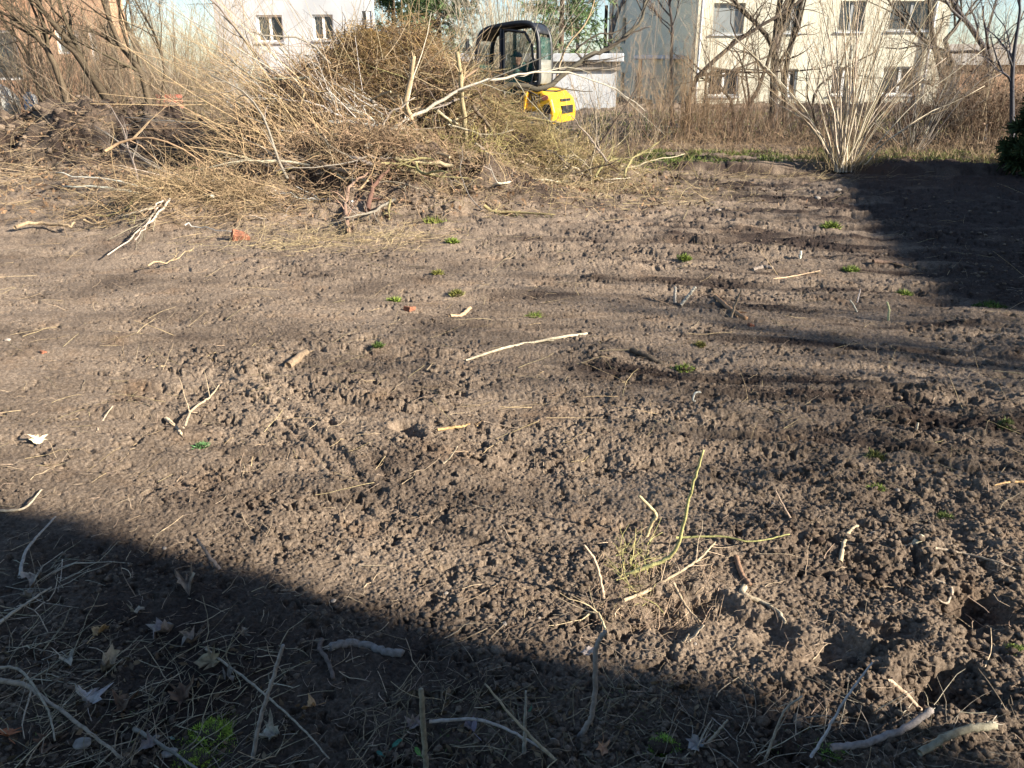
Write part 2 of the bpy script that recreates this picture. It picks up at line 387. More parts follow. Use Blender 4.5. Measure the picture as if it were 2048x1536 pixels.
# soil crumbs lying loose on the surface
def ico():
    import bmesh
    bm = bmesh.new(); bmesh.ops.create_icosphere(bm, subdivisions=1, radius=1); 
    V = np.array([v.co[:] for v in bm.verts]); T = np.array([[v.index for v in f.verts] for f in bm.faces])
    bm.free()
    bm = bmesh.new(); bmesh.ops.create_icosphere(bm, subdivisions=2, radius=1); V2 = np.array([v.co[:] for v in bm.verts]); T2 = np.array([[v.index for v in f.verts] for f in bm.faces]); bm.free()
    return V, T, V2, T2
IV, IT, IV2, IT2 = ico()
def clods(name, xy, size, m, fine=False, label=None, squash=.75, sink=.15, rough_=.3):
    V0, T0 = (IV2, IT2) if fine else (IV, IT)
    n = len(xy); nv = len(V0)
    J = 1+rough_*rng.normal(size=(n, nv, 1))*.6
    sc = size[:, None, None]*np.stack([1+.35*rng.random(n), .8+.4*rng.random(n), squash*(.7+.5*rng.random(n))], -1)[:, None, :]
    P = V0[None]*J*sc
    a = rng.random(n)*6.28; c, s = np.cos(a)[:, None], np.sin(a)[:, None]
    X = P[..., 0]*c-P[..., 1]*s; Yv = P[..., 0]*s+P[..., 1]*c
    z = height(xy[:, 0], xy[:, 1])+size*sink
    V = np.stack([X+xy[:, :1], Yv+xy[:, 1:], P[..., 2]+z[:, None]], -1).reshape(-1, 3)
    T = (T0[None]+(np.arange(n)*nv)[:, None, None]).reshape(-1, 3)
    return mesh_np(name, V, None, m, tris=T, attr=('moist_shade', np.repeat(np.clip(.15+.5*rng.random(n)*(rng.random(n) > .5), 0, 1), nv)), smooth=True)
def scatter_xy(n, ymin, ymax, spread=.75, power=1.0):
    # uniform over the picture rather than over the field, so that near soil is as broken as far soil
    v = rng.random(n); ya = math.atan(CAM_H/ymax); yb = math.atan(CAM_H/ymin)
    y = CAM_H/np.tan(ya+(yb-ya)*v**power); x = (rng.random(n)*2-1)*spread*(y+.3)
    return np.c_[x, y]
n = 46000; xy = scatter_xy(n, 1.2, 13); rr = rough(xy[:, 0], xy[:, 1]); cl = vn(xy[:, 0]/.25, xy[:, 1]/.18, 200)*.6+vn(xy[:, 0]/.07, xy[:, 1]/.06, 201)*.4
keep = (cl+.28*rr+.2*rng.random(n)) > .74; xy = xy[keep]
sz = .0028+.0075*rng.random(len(xy))**3*(.6+.8*rough(xy[:, 0], xy[:, 1])); sz *= (1+xy[:, 1]*.09)
tag(clods('soil_crumbs', xy, sz, M['soil']), 'loose dark crumbs of soil strewn over the dug ground', 'soil', kind='stuff')
n = 1500; xy = scatter_xy(n, 1.3, 9); rr = rough(xy[:, 0], xy[:, 1]); xy = xy[rr*rng.random(n) > .42]
sz = .007+.014*rng.random(len(xy))**2.4
tag(clods('soil_clods', xy, sz, M['soil'], fine=True, rough_=.20, squash=.6, sink=-.1), 'larger rounded clods of turned earth across the field', 'soil', kind='stuff')

# broken lumps of turned soil on the heaps
HX = []
for cx, cy, rx, ry, k in ((-8.3, 13.9, 2.2, 1.0, 380), (-2.1, 12.9, 1.4, .8, 260), (-1.6, 10.6, 1.1, .6, 200), (-4.2, 11.6, 2.2, 1.0, 260), (-6.0, 13.2, 1.4, .9, 160), (2.4, 13.9, 1.4, .5, 120)):
    HX.append(np.c_[cx+rx*rng.normal(size=k)*.6, cy+ry*rng.normal(size=k)*.6])
HX = np.vstack(HX)
tag(clods('heap_clods', HX, .015+.055*rng.random(len(HX))**2.5, M['soil'], fine=True, rough_=.32, squash=.8, sink=-.1), 'dark broken lumps of earth on the soil heaps at the back', 'soil', kind='stuff')
# ================================================================== BUILDINGS
import bmesh
def add_box(bm, p0, p1):
    xs = (p0[0], p1[0]); ys = (p0[1], p1[1]); zs = (p0[2], p1[2])
    v = [bm.verts.new((x, y, z)) for x in xs for y in ys for z in zs]
    for f in ((0, 1, 3, 2), (4, 6, 7, 5), (0, 4, 5, 1), (2, 3, 7, 6), (0, 2, 6, 4), (1, 5, 7, 3)): bm.faces.new([v[i] for i in f])
def bm_obj(name, bm, m, parent=None, bevel=0, smooth=False, seg=2):
    bmesh.ops.recalc_face_normals(bm, faces=bm.faces)
    me = bpy.data.meshes.new(name); bm.to_mesh(me); bm.free(); me.materials.append(m)
    if smooth: me.polygons.foreach_set('use_smooth', [True]*len(me.polygons))
    o = bpy.data.objects.new(name, me); COL.objects.link(o); o.parent = parent
    if bevel:
        b = o.modifiers.new('bevel', 'BEVEL'); b.width = bevel; b.segments = seg; b.limit_method = 'ANGLE'; b.angle_limit = R(35)
    return o
def box(name, p0, p1, m, parent=None, bevel=0):
    bm = bmesh.new(); add_box(bm, p0, p1); return bm_obj(name, bm, m, parent, bevel)
def empty(name, loc, rz=0, **k):
    o = bpy.data.objects.new(name, None); COL.objects.link(o); o.location = loc; o.rotation_euler = (0, 0, rz); o.empty_display_size = .2
    if k: tag(o, **k)
    return o
class Wall:
    """a straight wall, local u along it, w outward, z up"""
    def __init__(s, a, b, base, parent):
        s.a = np.array(a[:2]); d = np.array(b[:2])-s.a; s.L = np.hypot(*d); s.u = d/s.L; s.n = np.array([s.u[1], -s.u[0]]); s.base = base; s.parent = parent
    def P(s, u, w_, z): p = s.a+s.u*u+s.n*w_; return (p[0], p[1], z)
    def slab(s, bm, u0, u1, w0, w1, z0, z1):
        v = [bm.verts.new(s.P(u, w_, z)) for u in (u0, u1) for w_ in (w0, w1) for z in (z0, z1)]
        for f in ((0, 1, 3, 2), (4, 6, 7, 5), (0, 4, 5, 1), (2, 3, 7, 6), (0, 2, 6, 4), (1, 5, 7, 3)): bm.faces.new([v[i] for i in f])
    def build(s, holes, z0, z1, m, name='wall', t=.3):
        us = sorted({0, s.L, *[h[0] for h in holes], *[h[1] for h in holes]}); zs = sorted({z0, z1, *[h[2] for h in holes], *[h[3] for h in holes]})
        bm = bmesh.new(); vc = {}
        def V(u, w_, z):
            k = (round(u, 4), w_, round(z, 4))
            if k not in vc: vc[k] = bm.verts.new(s.P(u, w_, z))
            return vc[k]
        solid = lambda i, j: 0 <= i < len(us)-1 and 0 <= j < len(zs)-1 and not any(h[0]-1e-4 <= us[i] and us[i+1] <= h[1]+1e-4 and h[2]-1e-4 <= zs[j] and zs[j+1] <= h[3]+1e-4 for h in holes)
        for i in range(len(us)-1):
            for j in range(len(zs)-1):
                if not solid(i, j): continue
                a, b, c, d = us[i], us[i+1], zs[j], zs[j+1]
                bm.faces.new([V(a, 0, c), V(b, 0, c), V(b, 0, d), V(a, 0, d)]); bm.faces.new([V(a, -t, c), V(a, -t, d), V(b, -t, d), V(b, -t, c)])
                if not solid(i-1, j): bm.faces.new([V(a, 0, c), V(a, 0, d), V(a, -t, d), V(a, -t, c)])
                if not solid(i+1, j): bm.faces.new([V(b, 0, c), V(b, -t, c), V(b, -t, d), V(b, 0, d)])
                if not solid(i, j-1): bm.faces.new([V(a, 0, c), V(a, -t, c), V(b, -t, c), V(b, 0, c)])
                if not solid(i, j+1): bm.faces.new([V(a, 0, d), V(b, 0, d), V(b, -t, d), V(a, -t, d)])
        return bm_obj(name, bm, m, s.parent)
    def window(s, h, fm, pm, mull=1, inset=.13, sill=None, fw=.07):
        u0, u1, z0, z1 = h; bm = bmesh.new()
        s.slab(bm, u0, u0+fw, -inset-.06, -inset, z0, z1); s.slab(bm, u1-fw, u1, -inset-.06, -inset, z0, z1)
        s.slab(bm, u0+fw, u1-fw, -inset-.06, -inset, z0, z0+fw); s.slab(bm, u0+fw, u1-fw, -inset-.06, -inset, z1-fw, z1)
        for k in range(mull):
            c = u0+(u1-u0)*(k+1)/(mull+1); s.slab(bm, c-fw*.7, c+fw*.7, -inset-.062, -inset+.01, z0+fw, z1-fw)
        f = bm_obj('window', bm, fm, s.parent)
        bm = bmesh.new(); s.slab(bm, u0+fw*.5, u1-fw*.5, -inset-.045, -inset-.025, z0+fw*.5, z1-fw*.5); bm_obj('pane', bm, pm, f)
        if sill:
            bm = bmesh.new(); s.slab(bm, u0-.06, u1+.06, -inset, .08, z0-.07, z0-.012); bm_obj('sill', bm, sill, f)
        return f
def gz(x, y): return float(hmacro(np.array([x]), np.array([y]))[0])
def cyl(name, pts, r, m, parent, sides=10):
    P = smooth_path(pts, max(2, len(pts)*3))[None]; return tubes(name, [(P, np.full(P.shape[:2], r), sides, (1, 1, 1))], m, parent, capped=True)
# ---- cream house on the right
YH = 37.0
def fx(px, py, Y=YH): p = at(px, py, Y); return p[0], p[2]
hx0 = fx(1384, 120)[0]; hx1 = fx(1896, 60)[0]
house = empty('house', (0, 0, 0), label='two storey cream plastered house behind the bare trees on the right', cat='house')
gh = gz(10, YH)-.3
wf = Wall((hx0, YH), (hx1, YH), gh, house)
def ph(x0, x1, y0, y1, Y=YH):  # a photo rectangle on the front wall
    ym = (y0+y1)/2; return (fx(x0, ym)[0]-hx0, fx(x1, ym)[0]-hx0, fx((x0+x1)/2, y1)[1], fx((x0+x1)/2, y0)[1])
HW = [(ph(1426, 1489, 6, 68), 'blind'), (ph(1570, 1602, 6, 65), 'g'), (ph(1678, 1730, 2, 63), 'g'), (ph(1780, 1868, 2, 61), 'g'),
      (ph(1416, 1478, 138, 192), 'w'), (ph(1563, 1594, 138, 191), 'w'), (ph(1663, 1712, 134, 190), 'w'), (ph(1764, 1836, 133, 189), 'w')]
ztop = 7.2; zpl = fx(1600, 236)[1]
wf.build([h for h, _ in HW], zpl, ztop, M['plaster'])
for h, k in HW:
    wf.window(h, M['frame'] if k == 'w' else M['gframe'], M['panel'] if k == 'blind' else M['pane'], 1 if k != 'blind' else 0, sill=M['metal'])
bm = bmesh.new(); wf.slab(bm, .002, wf.L-.002, -.3, -.04, gh, zpl-.003); bm_obj('plinth', bm, M['plinth'], house)
# the shaded side running back
sx1 = at(1217, 60, 49)[0]
ws = Wall((sx1, 49.0), (hx0-.003, YH+.05), gh, house)
def psd(pxa, pxb, pya, pyb):    # rectangle on the side wall
    def uz(px, py):
        r = ray(px, py); A = ws.a; n = ws.n; t = (A @ n)/(r[:2] @ n); p = r[:2]*t; return (p-A) @ ws.u, CAM_H+r[2]*t
    ua, za = uz(pxa, pyb); ub, zb = uz(pxb, pya); return (ua, ub, za, zb)
SWn = [psd(1243, 1253, 35, 88), psd(1240, 1249, 145, 190)]
ws.build(SWn, gh, ztop, M['plaster_lightened'])
for h in SWn: ws.window(h, M['gframe'], M['pane'], 0)
Wall((hx1, YH+.05), (hx1+.6, 49), gh, house).build([], gh, ztop, M['plaster_lightened'])
# porch
pa = at(1384, 112, 36.6); pb = at(1265, 112, 40.5)
wp = Wall((pb[0], 38.3), (pb[0]+3.2, 37.9), gh, house)
zr = at(1300, 118, 38)[2]
bm = bmesh.new(); wp.slab(bm, -.25, wp.L+.1, -1.3, .25, zr, zr+.16); bm_obj('porch_roof', bm, M['metal'], house, .02)
bm = bmesh.new()
wp.slab(bm, .66, 1.06, -.3, 0, gh, zr-.003)
bm_obj('porch_pillar', bm, M['plaster'], house, .01)
bm = bmesh.new(); wp.slab(bm, 2.3, 3.2, -.3, -.05, gh, zr-.004); bm_obj('porch_wall', bm, M['plaster_lightened'], house)
bm = bmesh.new(); wp.slab(bm, 0.0, .14, -1.2, 0, gh, zr-.004); bm_obj('porch_wall', bm, M['brickwall'], house)
# roof, eaves and downpipes
bm = bmesh.new()
c = [(hx0-.6, YH-.6), (hx1+.6, YH-.6), (hx1+.9, 49.6), (sx1-.6, 49.6)]
lo = [bm.verts.new((x, y, ztop)) for x, y in c]; lo2 = [bm.verts.new((x, y, ztop+.15)) for x, y in c]
r0 = bm.verts.new((hx0+4.5, 43, 10.6)); r1 = bm.verts.new((hx1-4.5, 43, 10.6))
bm.faces.new(lo)
for k in range(4): bm.faces.new([lo[k], lo[(k+1) % 4], lo2[(k+1) % 4], lo2[k]])
bm.faces.new([lo2[0], lo2[1], r1, r0]); bm.faces.new([lo2[1], lo2[2], r1]); bm.faces.new([lo2[2], lo2[3], r0, r1]); bm.faces.new([lo2[3], lo2[0], r0])
bm_obj('roof', bm, M['roof'], house)
xq = fx(1400, 60)[0]; cyl('downpipe', [(xq, YH-.12, ztop), (xq, YH-.12, gh)], .06, M['metal'], house)
q = at(1216, 40, 48.6); cyl('downpipe', [(q[0]-.1, 48.7, 5.2), (q[0]-.1, 48.7, gh)], .09, M['dark'], house)
xq = fx(1862, 60)[0]; cyl('downpipe', [(xq, YH-.12, ztop), (xq, YH-.12, gh)], .07, M['metal'], house)
# ---- white house on the left
YW = 36.0
h2 = empty('house', (0, 0, 0), label='white plastered house behind the brush pile on the left', cat='house')
wx0 = at(432, 60, YW)[0]; wx1 = at(748, 60, YW)[0]
ww = Wall((wx0, YW), (wx1, YW), 0, h2); gW = 0.0
def pw(x0, x1, y0, y1): ym = (y0+y1)/2; return (at(x0, ym, YW)[0]-wx0, at(x1, ym, YW)[0]-wx0, at((x0+x1)/2, y1, YW)[2], at((x0+x1)/2, y0, YW)[2])
W2 = [pw(514, 566, 30, 84), pw(626, 667, 29, 80), pw(520, 560, 148, 200), pw(636, 668, 148, 200)]
W3 = pw(725, 744, 22, 78)
ww.build(W2+[W3], gW, 7.0, M['white'])
for h in W2: ww.window(h, M['frame'], M['pane'], 1, sill=M['metal'])
ww.window(W3, M['gframe'], M['pane'], 0)
Wall((wx0, 46), (wx0, YW+.05), 0, h2).build([], gW, 7.0, M['white']); wx2 = wx1*46/YW; Wall((wx1, YW+.05), (wx2, 46), 0, h2).build([], gW, 7.0, M['white'])
bm = bmesh.new(); c = [(wx0-.5, YW-.5), (wx1+.5, YW-.5), (wx2+.3, 46.5), (wx0-.5, 46.5)]
lo = [bm.verts.new((x, y, 7.0)) for x, y in c]; a = bm.verts.new(((wx0-.5), 41, 10)); b = bm.verts.new(((wx2+.3), 41, 10))
bm.faces.new(lo); bm.faces.new([lo[0], lo[1], b, a]); bm.faces.new([lo[2], lo[3], a, b]); bm.faces.new([lo[1], lo[2], b]); bm.faces.new([lo[3], lo[0], a])
bm_obj('roof', bm, M['roof'], h2)
# ---- salmon house far left
YB = 29.0
h3 = empty('house', (0, 0, 0), label='salmon coloured house at the far left behind leaning stems', cat='house')
bx0 = at(-420, 60, YB)[0]; bx1 = at(246, 60, YB)[0]
wb = Wall((bx0, YB), (bx1, YB), 0, h3)
def pb_(x0, x1, y0, y1): ym = (y0+y1)/2; return (at(x0, ym, YB)[0]-bx0, at(x1, ym, YB)[0]-bx0, at((x0+x1)/2, y1, YB)[2], at((x0+x1)/2, y0, YB)[2])
W4 = [pb_(112, 136, 50, 108), pb_(150, 160, 60, 112), pb_(180, 194, 60, 122), pb_(-60, 38, 60, 160)]
wb.build(W4, 0, 6.2, M['brickwall'])
for k, h in enumerate(W4): wb.window(h, M['frame'], M['pane'] if k == 3 else M['panel'], 0, inset=.05)
bx2 = bx1*40/YB-1; Wall((bx1, YB+.05), (bx2, 40), 0, h3).build([], 0, 6.2, M['brickwall'])
bm = bmesh.new(); c = [(bx0-.4, YB-.4), (bx1+.1, YB-.4), (bx2+.1, 40.4), (bx0-.4, 40.4)]
lo = [bm.verts.new((x, y, 6.2)) for x, y in c]; a = bm.verts.new((bx0, 34.5, 9)); b = bm.verts.new((bx2-.5, 34.5, 9))
bm.faces.new(lo); bm.faces.new([lo[0], lo[1], b, a]); bm.faces.new([lo[2], lo[3], a, b]); bm.faces.new([lo[1], lo[2], b]); bm.faces.new([lo[3], lo[0], a])
bm_obj('roof', bm, M['roof'], h3)
# ---- low garage behind the digger
YG = 33.0
gr = empty('garage', (0, 0, 0), label='low white garage with pale flat roof behind the yellow excavator', cat='garage')
ga = at(1085, 180, YG); gb = at(1222, 180, YG); zt = at(1180, 140, YG)[2]; zt2 = at(1180, 124, YG)[2]; zt3 = at(1180, 107, YG)[2]
wg = Wall((ga[0]-3.0, YG), (gb[0]+.2, YG), 0, gr); wg.build([], -.1, zt, M['white'])
bm = bmesh.new(); wg.slab(bm, -.1, wg.L+.1, -5, .12, zt+.003, zt2); bm_obj('fascia', bm, M['plinth'], gr)
bm = bmesh.new(); wg.slab(bm, -.25, wg.L+.2, -5.2, .3, zt2+.003, zt3); bm_obj('roof', bm, M['metal'], gr, .03)
# ---- far roofs on the right
h4 = empty('house', (0, 0, 0), label='distant low house with grey roof beyond the hedge at far right', cat='house')
fa = at(1925, 130, 60); fb = at(2200, 130, 60)
box('wall', (fa[0], 60, 0), (fb[0]+8, 68, fa[2]), M['brickwall'], h4)
bm = bmesh.new(); z0 = fa[2]; z1 = at(2000, 88, 64)[2]
v = [bm.verts.new(p) for p in ((fa[0]-.5, 59.5, z0), (fb[0]+8.5, 59.5, z0), (fb[0]+8.5, 68.5, z0), (fa[0]-.5, 68.5, z0), (fa[0], 64, z1), (fb[0]+8, 64, z1))]
for f in ((0, 1, 2, 3), (0, 1, 5, 4), (2, 3, 4, 5), (1, 2, 5), (3, 0, 4)): bm.faces.new([v[i] for i in f])
bm_obj('roof', bm, M['plinth'], h4)
# ---- buildings beside and behind the photographer: they cast the two big shadows
h5 = empty('house', (0, 0, 0), label='plastered house just right of the viewpoint shading the foreground', cat='house')
h5.location = (4.6, .10, 0); h5.rotation_euler = (0, 0, SUN_AZ)   # local x runs along the sun's azimuth
box('wall', (0, -9, -.2), (9, 0, 6.3), M['plaster'], h5)
bm = bmesh.new(); v = [bm.verts.new(p) for p in ((-.3, -9.3, 6.303), (9.3, -9.3, 6.303), (9.3, .003, 6.303), (-.3, .003, 6.303), (-.3, -4.7, 8.0), (9.3, -4.7, 8.0))]
for f in ((0, 1, 2, 3), (0, 1, 5, 4), (2, 3, 4, 5), (1, 2, 5), (3, 0, 4)): bm.faces.new([v[i] for i in f])
bm_obj('roof', bm, M['roof'], h5)
for yy in (-7, -4, -2): 
    f = box('window', (-.04, yy-.5, 1.1), (-.003, yy+.5, 2.4), M['frame'], h5); box('pane', (-.05, yy-.42, 1.18), (-.042, yy+.42, 2.32), M['pane'], f)
g2 = empty('shed', (0, 0, 0), label='long flat roofed garden shed at the right boundary of the field', cat='shed')
L8 = 3.4/math.tan(SUN_EL); ox, oy = L8*math.cos(SUN_AZ), L8*math.sin(SUN_AZ)
p1 = np.array([3.3+ox, 5.9+oy]); p2 = np.array([5.9+ox, 15.2+oy]); dn = np.array([.94, -.26])
bm = bmesh.new(); pts = [p1, p2, p2+dn*4, p1+dn*4]
lo = [bm.verts.new((*p, -.2)) for p in pts]; hi = [bm.verts.new((*p, 3.3)) for p in pts]; bm.faces.new(lo); bm.faces.new(hi)
for k in range(4): bm.faces.new([lo[k], lo[(k+1) % 4], hi[(k+1) % 4], hi[k]])
bm_obj('wall', bm, M['plinth'], g2)
bm = bmesh.new(); pts = [p1+np.array([-.15, -.2]), p2+np.array([-.1, .2]), p2+dn*4.2, p1+dn*4.2+np.array([0, -.2])]
lo = [bm.verts.new((*p, 3.303)) for p in pts]; hi = [bm.verts.new((*p, 3.42)) for p in pts]; bm.faces.new(lo); bm.faces.new(hi)
for k in range(4): bm.faces.new([lo[k], lo[(k+1) % 4], hi[(k+1) % 4], hi[k]])
bm_obj('roof', bm, M['metal'], g2)

# ================================================================== EXCAVATOR
def prism(bm, prof, y0, y1):
    a = [bm.verts.new((x, y0, z)) for x, z in prof]; b = [bm.verts.new((x, y1, z)) for x, z in prof]
    bm.faces.new(a); bm.faces.new(b[::-1]); n = len(prof)
    for i in range(n): bm.faces.new([a[i], b[i], b[(i+1) % n], a[(i+1) % n]])
def pris(name, prof, y0, y1, m, parent, bevel=.02, seg=3):
    bm = bmesh.new(); prism(bm, prof, y0, y1); o = bm_obj(name, bm, m, parent, bevel, seg=seg)
    return o
def rpath(pts, n=24): return smooth_path(pts, n)
YE = 18.2; ex = at(1012, 300, YE)
EXC = empty('excavator', (ex[0], YE, -.14), math.pi-R(18), label='yellow mini excavator with black cab standing behind the brush pile', cat='excavator')
def exc():
    p = EXC
    for s in (-1, 1):   # tracks
        y = .62*s
        prof = [(math.cos(a)*.27+(.82 if math.cos(a) > 0 else -.82), .28+math.sin(a)*.27) for a in np.linspace(-math.pi/2, 3*math.pi/2, 28, endpoint=False)]
        bm = bmesh.new(); prism(bm, prof, y-.17, y+.17)
        for k in range(30):   # cleats
            t = k/30; L = 1.64
            if k % 15 < 9: x = -.82+L*((k % 15)+.5)/9; z = .0 if k < 15 else .56; add_box(bm, (x-.035, y-.18, z-.02), (x+.035, y+.18, z+.02))
        bm_obj('track', bm, M['rubber'], p, .01)
        bm = bmesh.new()
        for x in (-.82, -.4, 0, .4, .82):
            r = .17 if abs(x) > .8 else .1; z = .28 if abs(x) > .8 else .2
            ring = [(x+r*math.cos(a), z+r*math.sin(a)) for a in np.linspace(0, 2*math.pi, 16, endpoint=False)]
            prism(bm, ring, y-.19 if s < 0 else y+.171, y-.171 if s < 0 else y+.19)
        bm_obj('wheel', bm, M['steel'], p)
    box('undercarriage', (-.6, -.44, .22), (.6, .44, .6), M['dark'], p, .03)
    # dozer blade behind
    b = pris('dozer_blade', [(-1.42, .08), (-1.38, .02), (-1.30, .25), (-1.33, .5), (-1.37, .5), (-1.37, .25)], -.95, .95, M['rubber'], p, .01)
    for s in (-1, 1): box('blade_arm', (-1.30, .3*s-.05, .2), (-.6, .3*s+.05, .32), M['yellow'], b, .01)
    # turntable and deck
    ring = [(.5*math.cos(a), .5*math.sin(a)) for a in np.linspace(0, 2*math.pi, 24, endpoint=False)]
    bm = bmesh.new(); a_ = [bm.verts.new((x, y, .603)) for x, y in ring]; b_ = [bm.verts.new((x, y, .66)) for x, y in ring]; bm.faces.new(a_); bm.faces.new(b_)
    for i in range(24): bm.faces.new([a_[i], a_[(i+1) % 24], b_[(i+1) % 24], b_[i]])
    bm_obj('slew_ring', bm, M['dark'], p)
    box('deck', (-1.02, -.88, .663), (.92, .88, .78), M['dark'], p, .03)
    # counterweight and engine cover: a curved yellow hood with a black grille
    pris('counterweight', [(-.72, .783), (-1.12, .783), (-1.26, .88), (-1.30, 1.02), (-1.2, 1.06), (-.72, 1.06)], -.9, .9, M['steel'], p, .05)
    prof = [(-.60, 1.063), (-1.05, 1.063), (-1.18, .86), (-1.30, .80), (-1.33, 1.05), (-1.26, 1.30), (-1.08, 1.46), (-.85, 1.53), (-.60, 1.53)]
    hood = pris('engine_cover', prof, -.92, .895, M['yellow'], p, .06, 4)
    bm = bmesh.new()
    for k in range(6): add_box(bm, (-1.02+.055*k, .893, 1.22), (-1.0+.055*k, .903, 1.40))
    bm_obj('grille', bm, M['dark'], hood)
    bm = bmesh.new(); ring = [(-1.12+.07*math.cos(a), 1.33+.05*math.sin(a)) for a in np.linspace(0, 2*math.pi, 18, endpoint=False)]; prism(bm, ring, .89, .905); bm_obj('emblem', bm, M['red'], hood)
    bm = bmesh.new(); add_box(bm, (-1.345, -.55, 1.0), (-1.30, .35, 1.16)); add_box(bm, (-1.30, -.5, 1.235), (-1.262, .3, 1.29)); bm_obj('rear_vent', bm, M['dark'], hood, .01)
    bm = bmesh.new(); ring = [(-1.16+.09*math.cos(a), 1.10+.11*math.sin(a)) for a in np.linspace(0, 2*math.pi, 18, endpoint=False)]; prism(bm, ring, .88, .902); bm_obj('tank_recess', bm, M['dark'], hood)
    pris('side_skirt', [(-.57, .79), (-.64, .79), (-.70, 1.0), (-.78, 1.50), (-.62, 1.50)], .90, .945, M['yellow'], p, .02)
    # cab
    cab = empty('cab', (-.47, 0, 0)); cab.parent = p; cab.scale = (.88, 1, 1)
    y0, y1 = .02, .90
    outline = [(.82, .95), (.90, 1.35), (.89, 2.0), (.84, 2.38), (.70, 2.57), (.28, 2.66), (-.24, 2.70), (-.46, 2.62), (-.56, 2.40), (-.585, 1.98), (-.585, 1.62), (-.50, 1.575), (-.30, 1.56), (-.24, 1.45), (-.23, 1.1), (-.23, .82)]
    op = rpath(outline, 60)
    for s, y in ((0, y0), (1, y1)):
        P = np.c_[op[:, 0], np.full(len(op), y), op[:, 1]][None]
        tubes('side_frame', [(P, np.full(P.shape[:2], .055), 6, (1, 1, 1))], M['dark'], cab, capped=True)
    # roof skin between frames, back panel
    def skin(i0, i1, m, name, off=0.0):
        seg = op[i0:i1]; n = len(seg); V = []; 
        cen = np.array([.15, 1.6])
        for (x, z) in seg:
            d = nrm(np.array([x, z])-cen)
            for o_ in (.03+off, .0+off):
                for y in (y0, y1): V.append((x+d[0]*o_, y, z+d[1]*o_))
        V = np.array(V); q = []
        for i in range(n-1):
            a = i*4; b = a+4; q += [(a, a+1, b+1, b), (a+2, b+2, b+3, a+3), (a, b, b+2, a+2), (a+1, a+3, b+3, b+1)]
        q += [(0, 2, 3, 1), (4*n-4, 4*n-3, 4*n-1, 4*n-2)]
        return mesh_np(name, V, np.array(q), m, cab)
    skin(12, 31, M['dark'], 'cab_roof'); skin(31, 36, M['cabglass'], 'rear_window'); skin(35, 42, M['grey'], 'back_panel'); skin(41, 60, M['dark'], 'rear_firewall'); skin(3, 12, M['cabglass'], 'windscreen', -.015)
    # rear glass inset seen on the back corner
    # door frame with window
    def bar(pts, r, name, m=M['dark'], par=cab): 
        P = rpath(pts, 10 if len(pts) > 2 else 2)[None]; return tubes(name, [(P, np.full(P.shape[:2], r), 6, (1, 1, 1))], m, par, capped=True)
    bar([(.30, y1, .82), (.30, y1, 2.60)], .045, 'door_post'); bar([(.30, y0, .82), (.30, y0, 2.60)], .045, 'door_post')
    door = bar([(.235, y1+.02, .90), (.235, y1+.02, 2.50), (.16, y1+.02, 2.56), (-.18, y1+.02, 2.56), (-.38, y1+.02, 2.42), (-.46, y1+.02, 2.1), (-.48, y1+.02, 1.7), (-.40, y1+.02, 1.6), (-.22, y1+.02, 1.5), (-.17, y1+.02, 1.3), (-.17, y1+.02, .9)], .03, 'door')
    bm = bmesh.new(); gp_ = [(.235, .95), (.235, 2.5), (.16, 2.54), (-.18, 2.54), (-.36, 2.40), (-.45, 2.1), (-.47, 1.7), (-.40, 1.61), (-.22, 1.5), (-.18, 1.3), (-.18, .95)]
    prism(bm, gp_, y1+.012, y1+.022); bm_obj('door_glass', bm, M['cabglass'], door)
    bar([(.2, y1+.06, 1.35), (.2, y1+.06, 1.5)], .015, 'door_handle', M['steel'], door)
    bar([(-.17, y1+.02, 1.32), (.23, y1+.02, 1.32)], .018, 'door_rail', M['dark'], door)
    bm = bmesh.new(); prism(bm, [(.34, 1.0), (.84, 1.0), (.90, 1.5), (.88, 1.9), (.34, 1.9)], y0-.005, y0+.005); bm_obj('side_glass', bm, M['cabglass'], cab)
    box('cab_floor', (-.2, y0+.05, .79), (.78, y1-.05, .86), M['dark'], cab, .01)
    pris('lower_panel', [(.34, .80), (.80, .80), (.86, 1.02), (.34, 1.02)], y1-.03, y1+.02, M['dark'], cab, .01)
    # seat, levers
    seat = pris('seat', [(-.20, 1.25), (.17, 1.25), (.19, 1.38), (-.12, 1.40), (-.30, 2.05), (-.42, 2.05), (-.40, 1.65), (-.22, 1.62)], .2, .7, M['dark'], cab, .04)
    box('seat_base', (-.16, .25, .863), (.14, .65, 1.245), M['dark'], cab, .02)
    for y in (.14, .78):
        l = bar([(.35, y, .87), (.42, y, 1.3), (.40, y, 1.62)], .018, 'lever')
    # mirror and lamp
    mr = bar([(.86, y1, 2.1), (1.0, y1+.1, 2.3), (1.05, y1+.12, 2.32)], .012, 'mirror_arm')
    box('mirror', (1.04, y1+.05, 2.2), (1.08, y1+.2, 2.42), M['dark'], mr, .01)
    box('work_lamp', (.72, .4, 2.55), (.82, .55, 2.64), M['steel'], cab, .01)
    # swing post, boom, stick and bucket
    pris('swing_post', [(.90, .55), (1.30, .55), (1.42, .75), (1.3, 1.05), (1.05, 1.1), (.9, .9)], -.34, .0, M['ochre'], p, .04)
    pris('swing_bracket', [(.6, .42), (1.1, .36), (1.35, .5), (1.1, .66), (.6, .66)], .0, .45, M['yellow'], p, .05)
    cen = [(1.15, .9), (1.5, 1.5), (1.95, 1.95), (2.6, 2.25), (3.15, 2.40)]; wd = [.11, .14, .14, .11, .08]
    up = []; dn_ = []
    for i, c in enumerate(cen):
        t = np.array(cen[min(i+1, 4)])-np.array(cen[max(i-1, 0)]); t = t/np.hypot(*t); nn = np.array([-t[1], t[0]]); up.append(tuple(np.array(c)+nn*wd[i])); dn_.append(tuple(np.array(c)-nn*wd[i]))
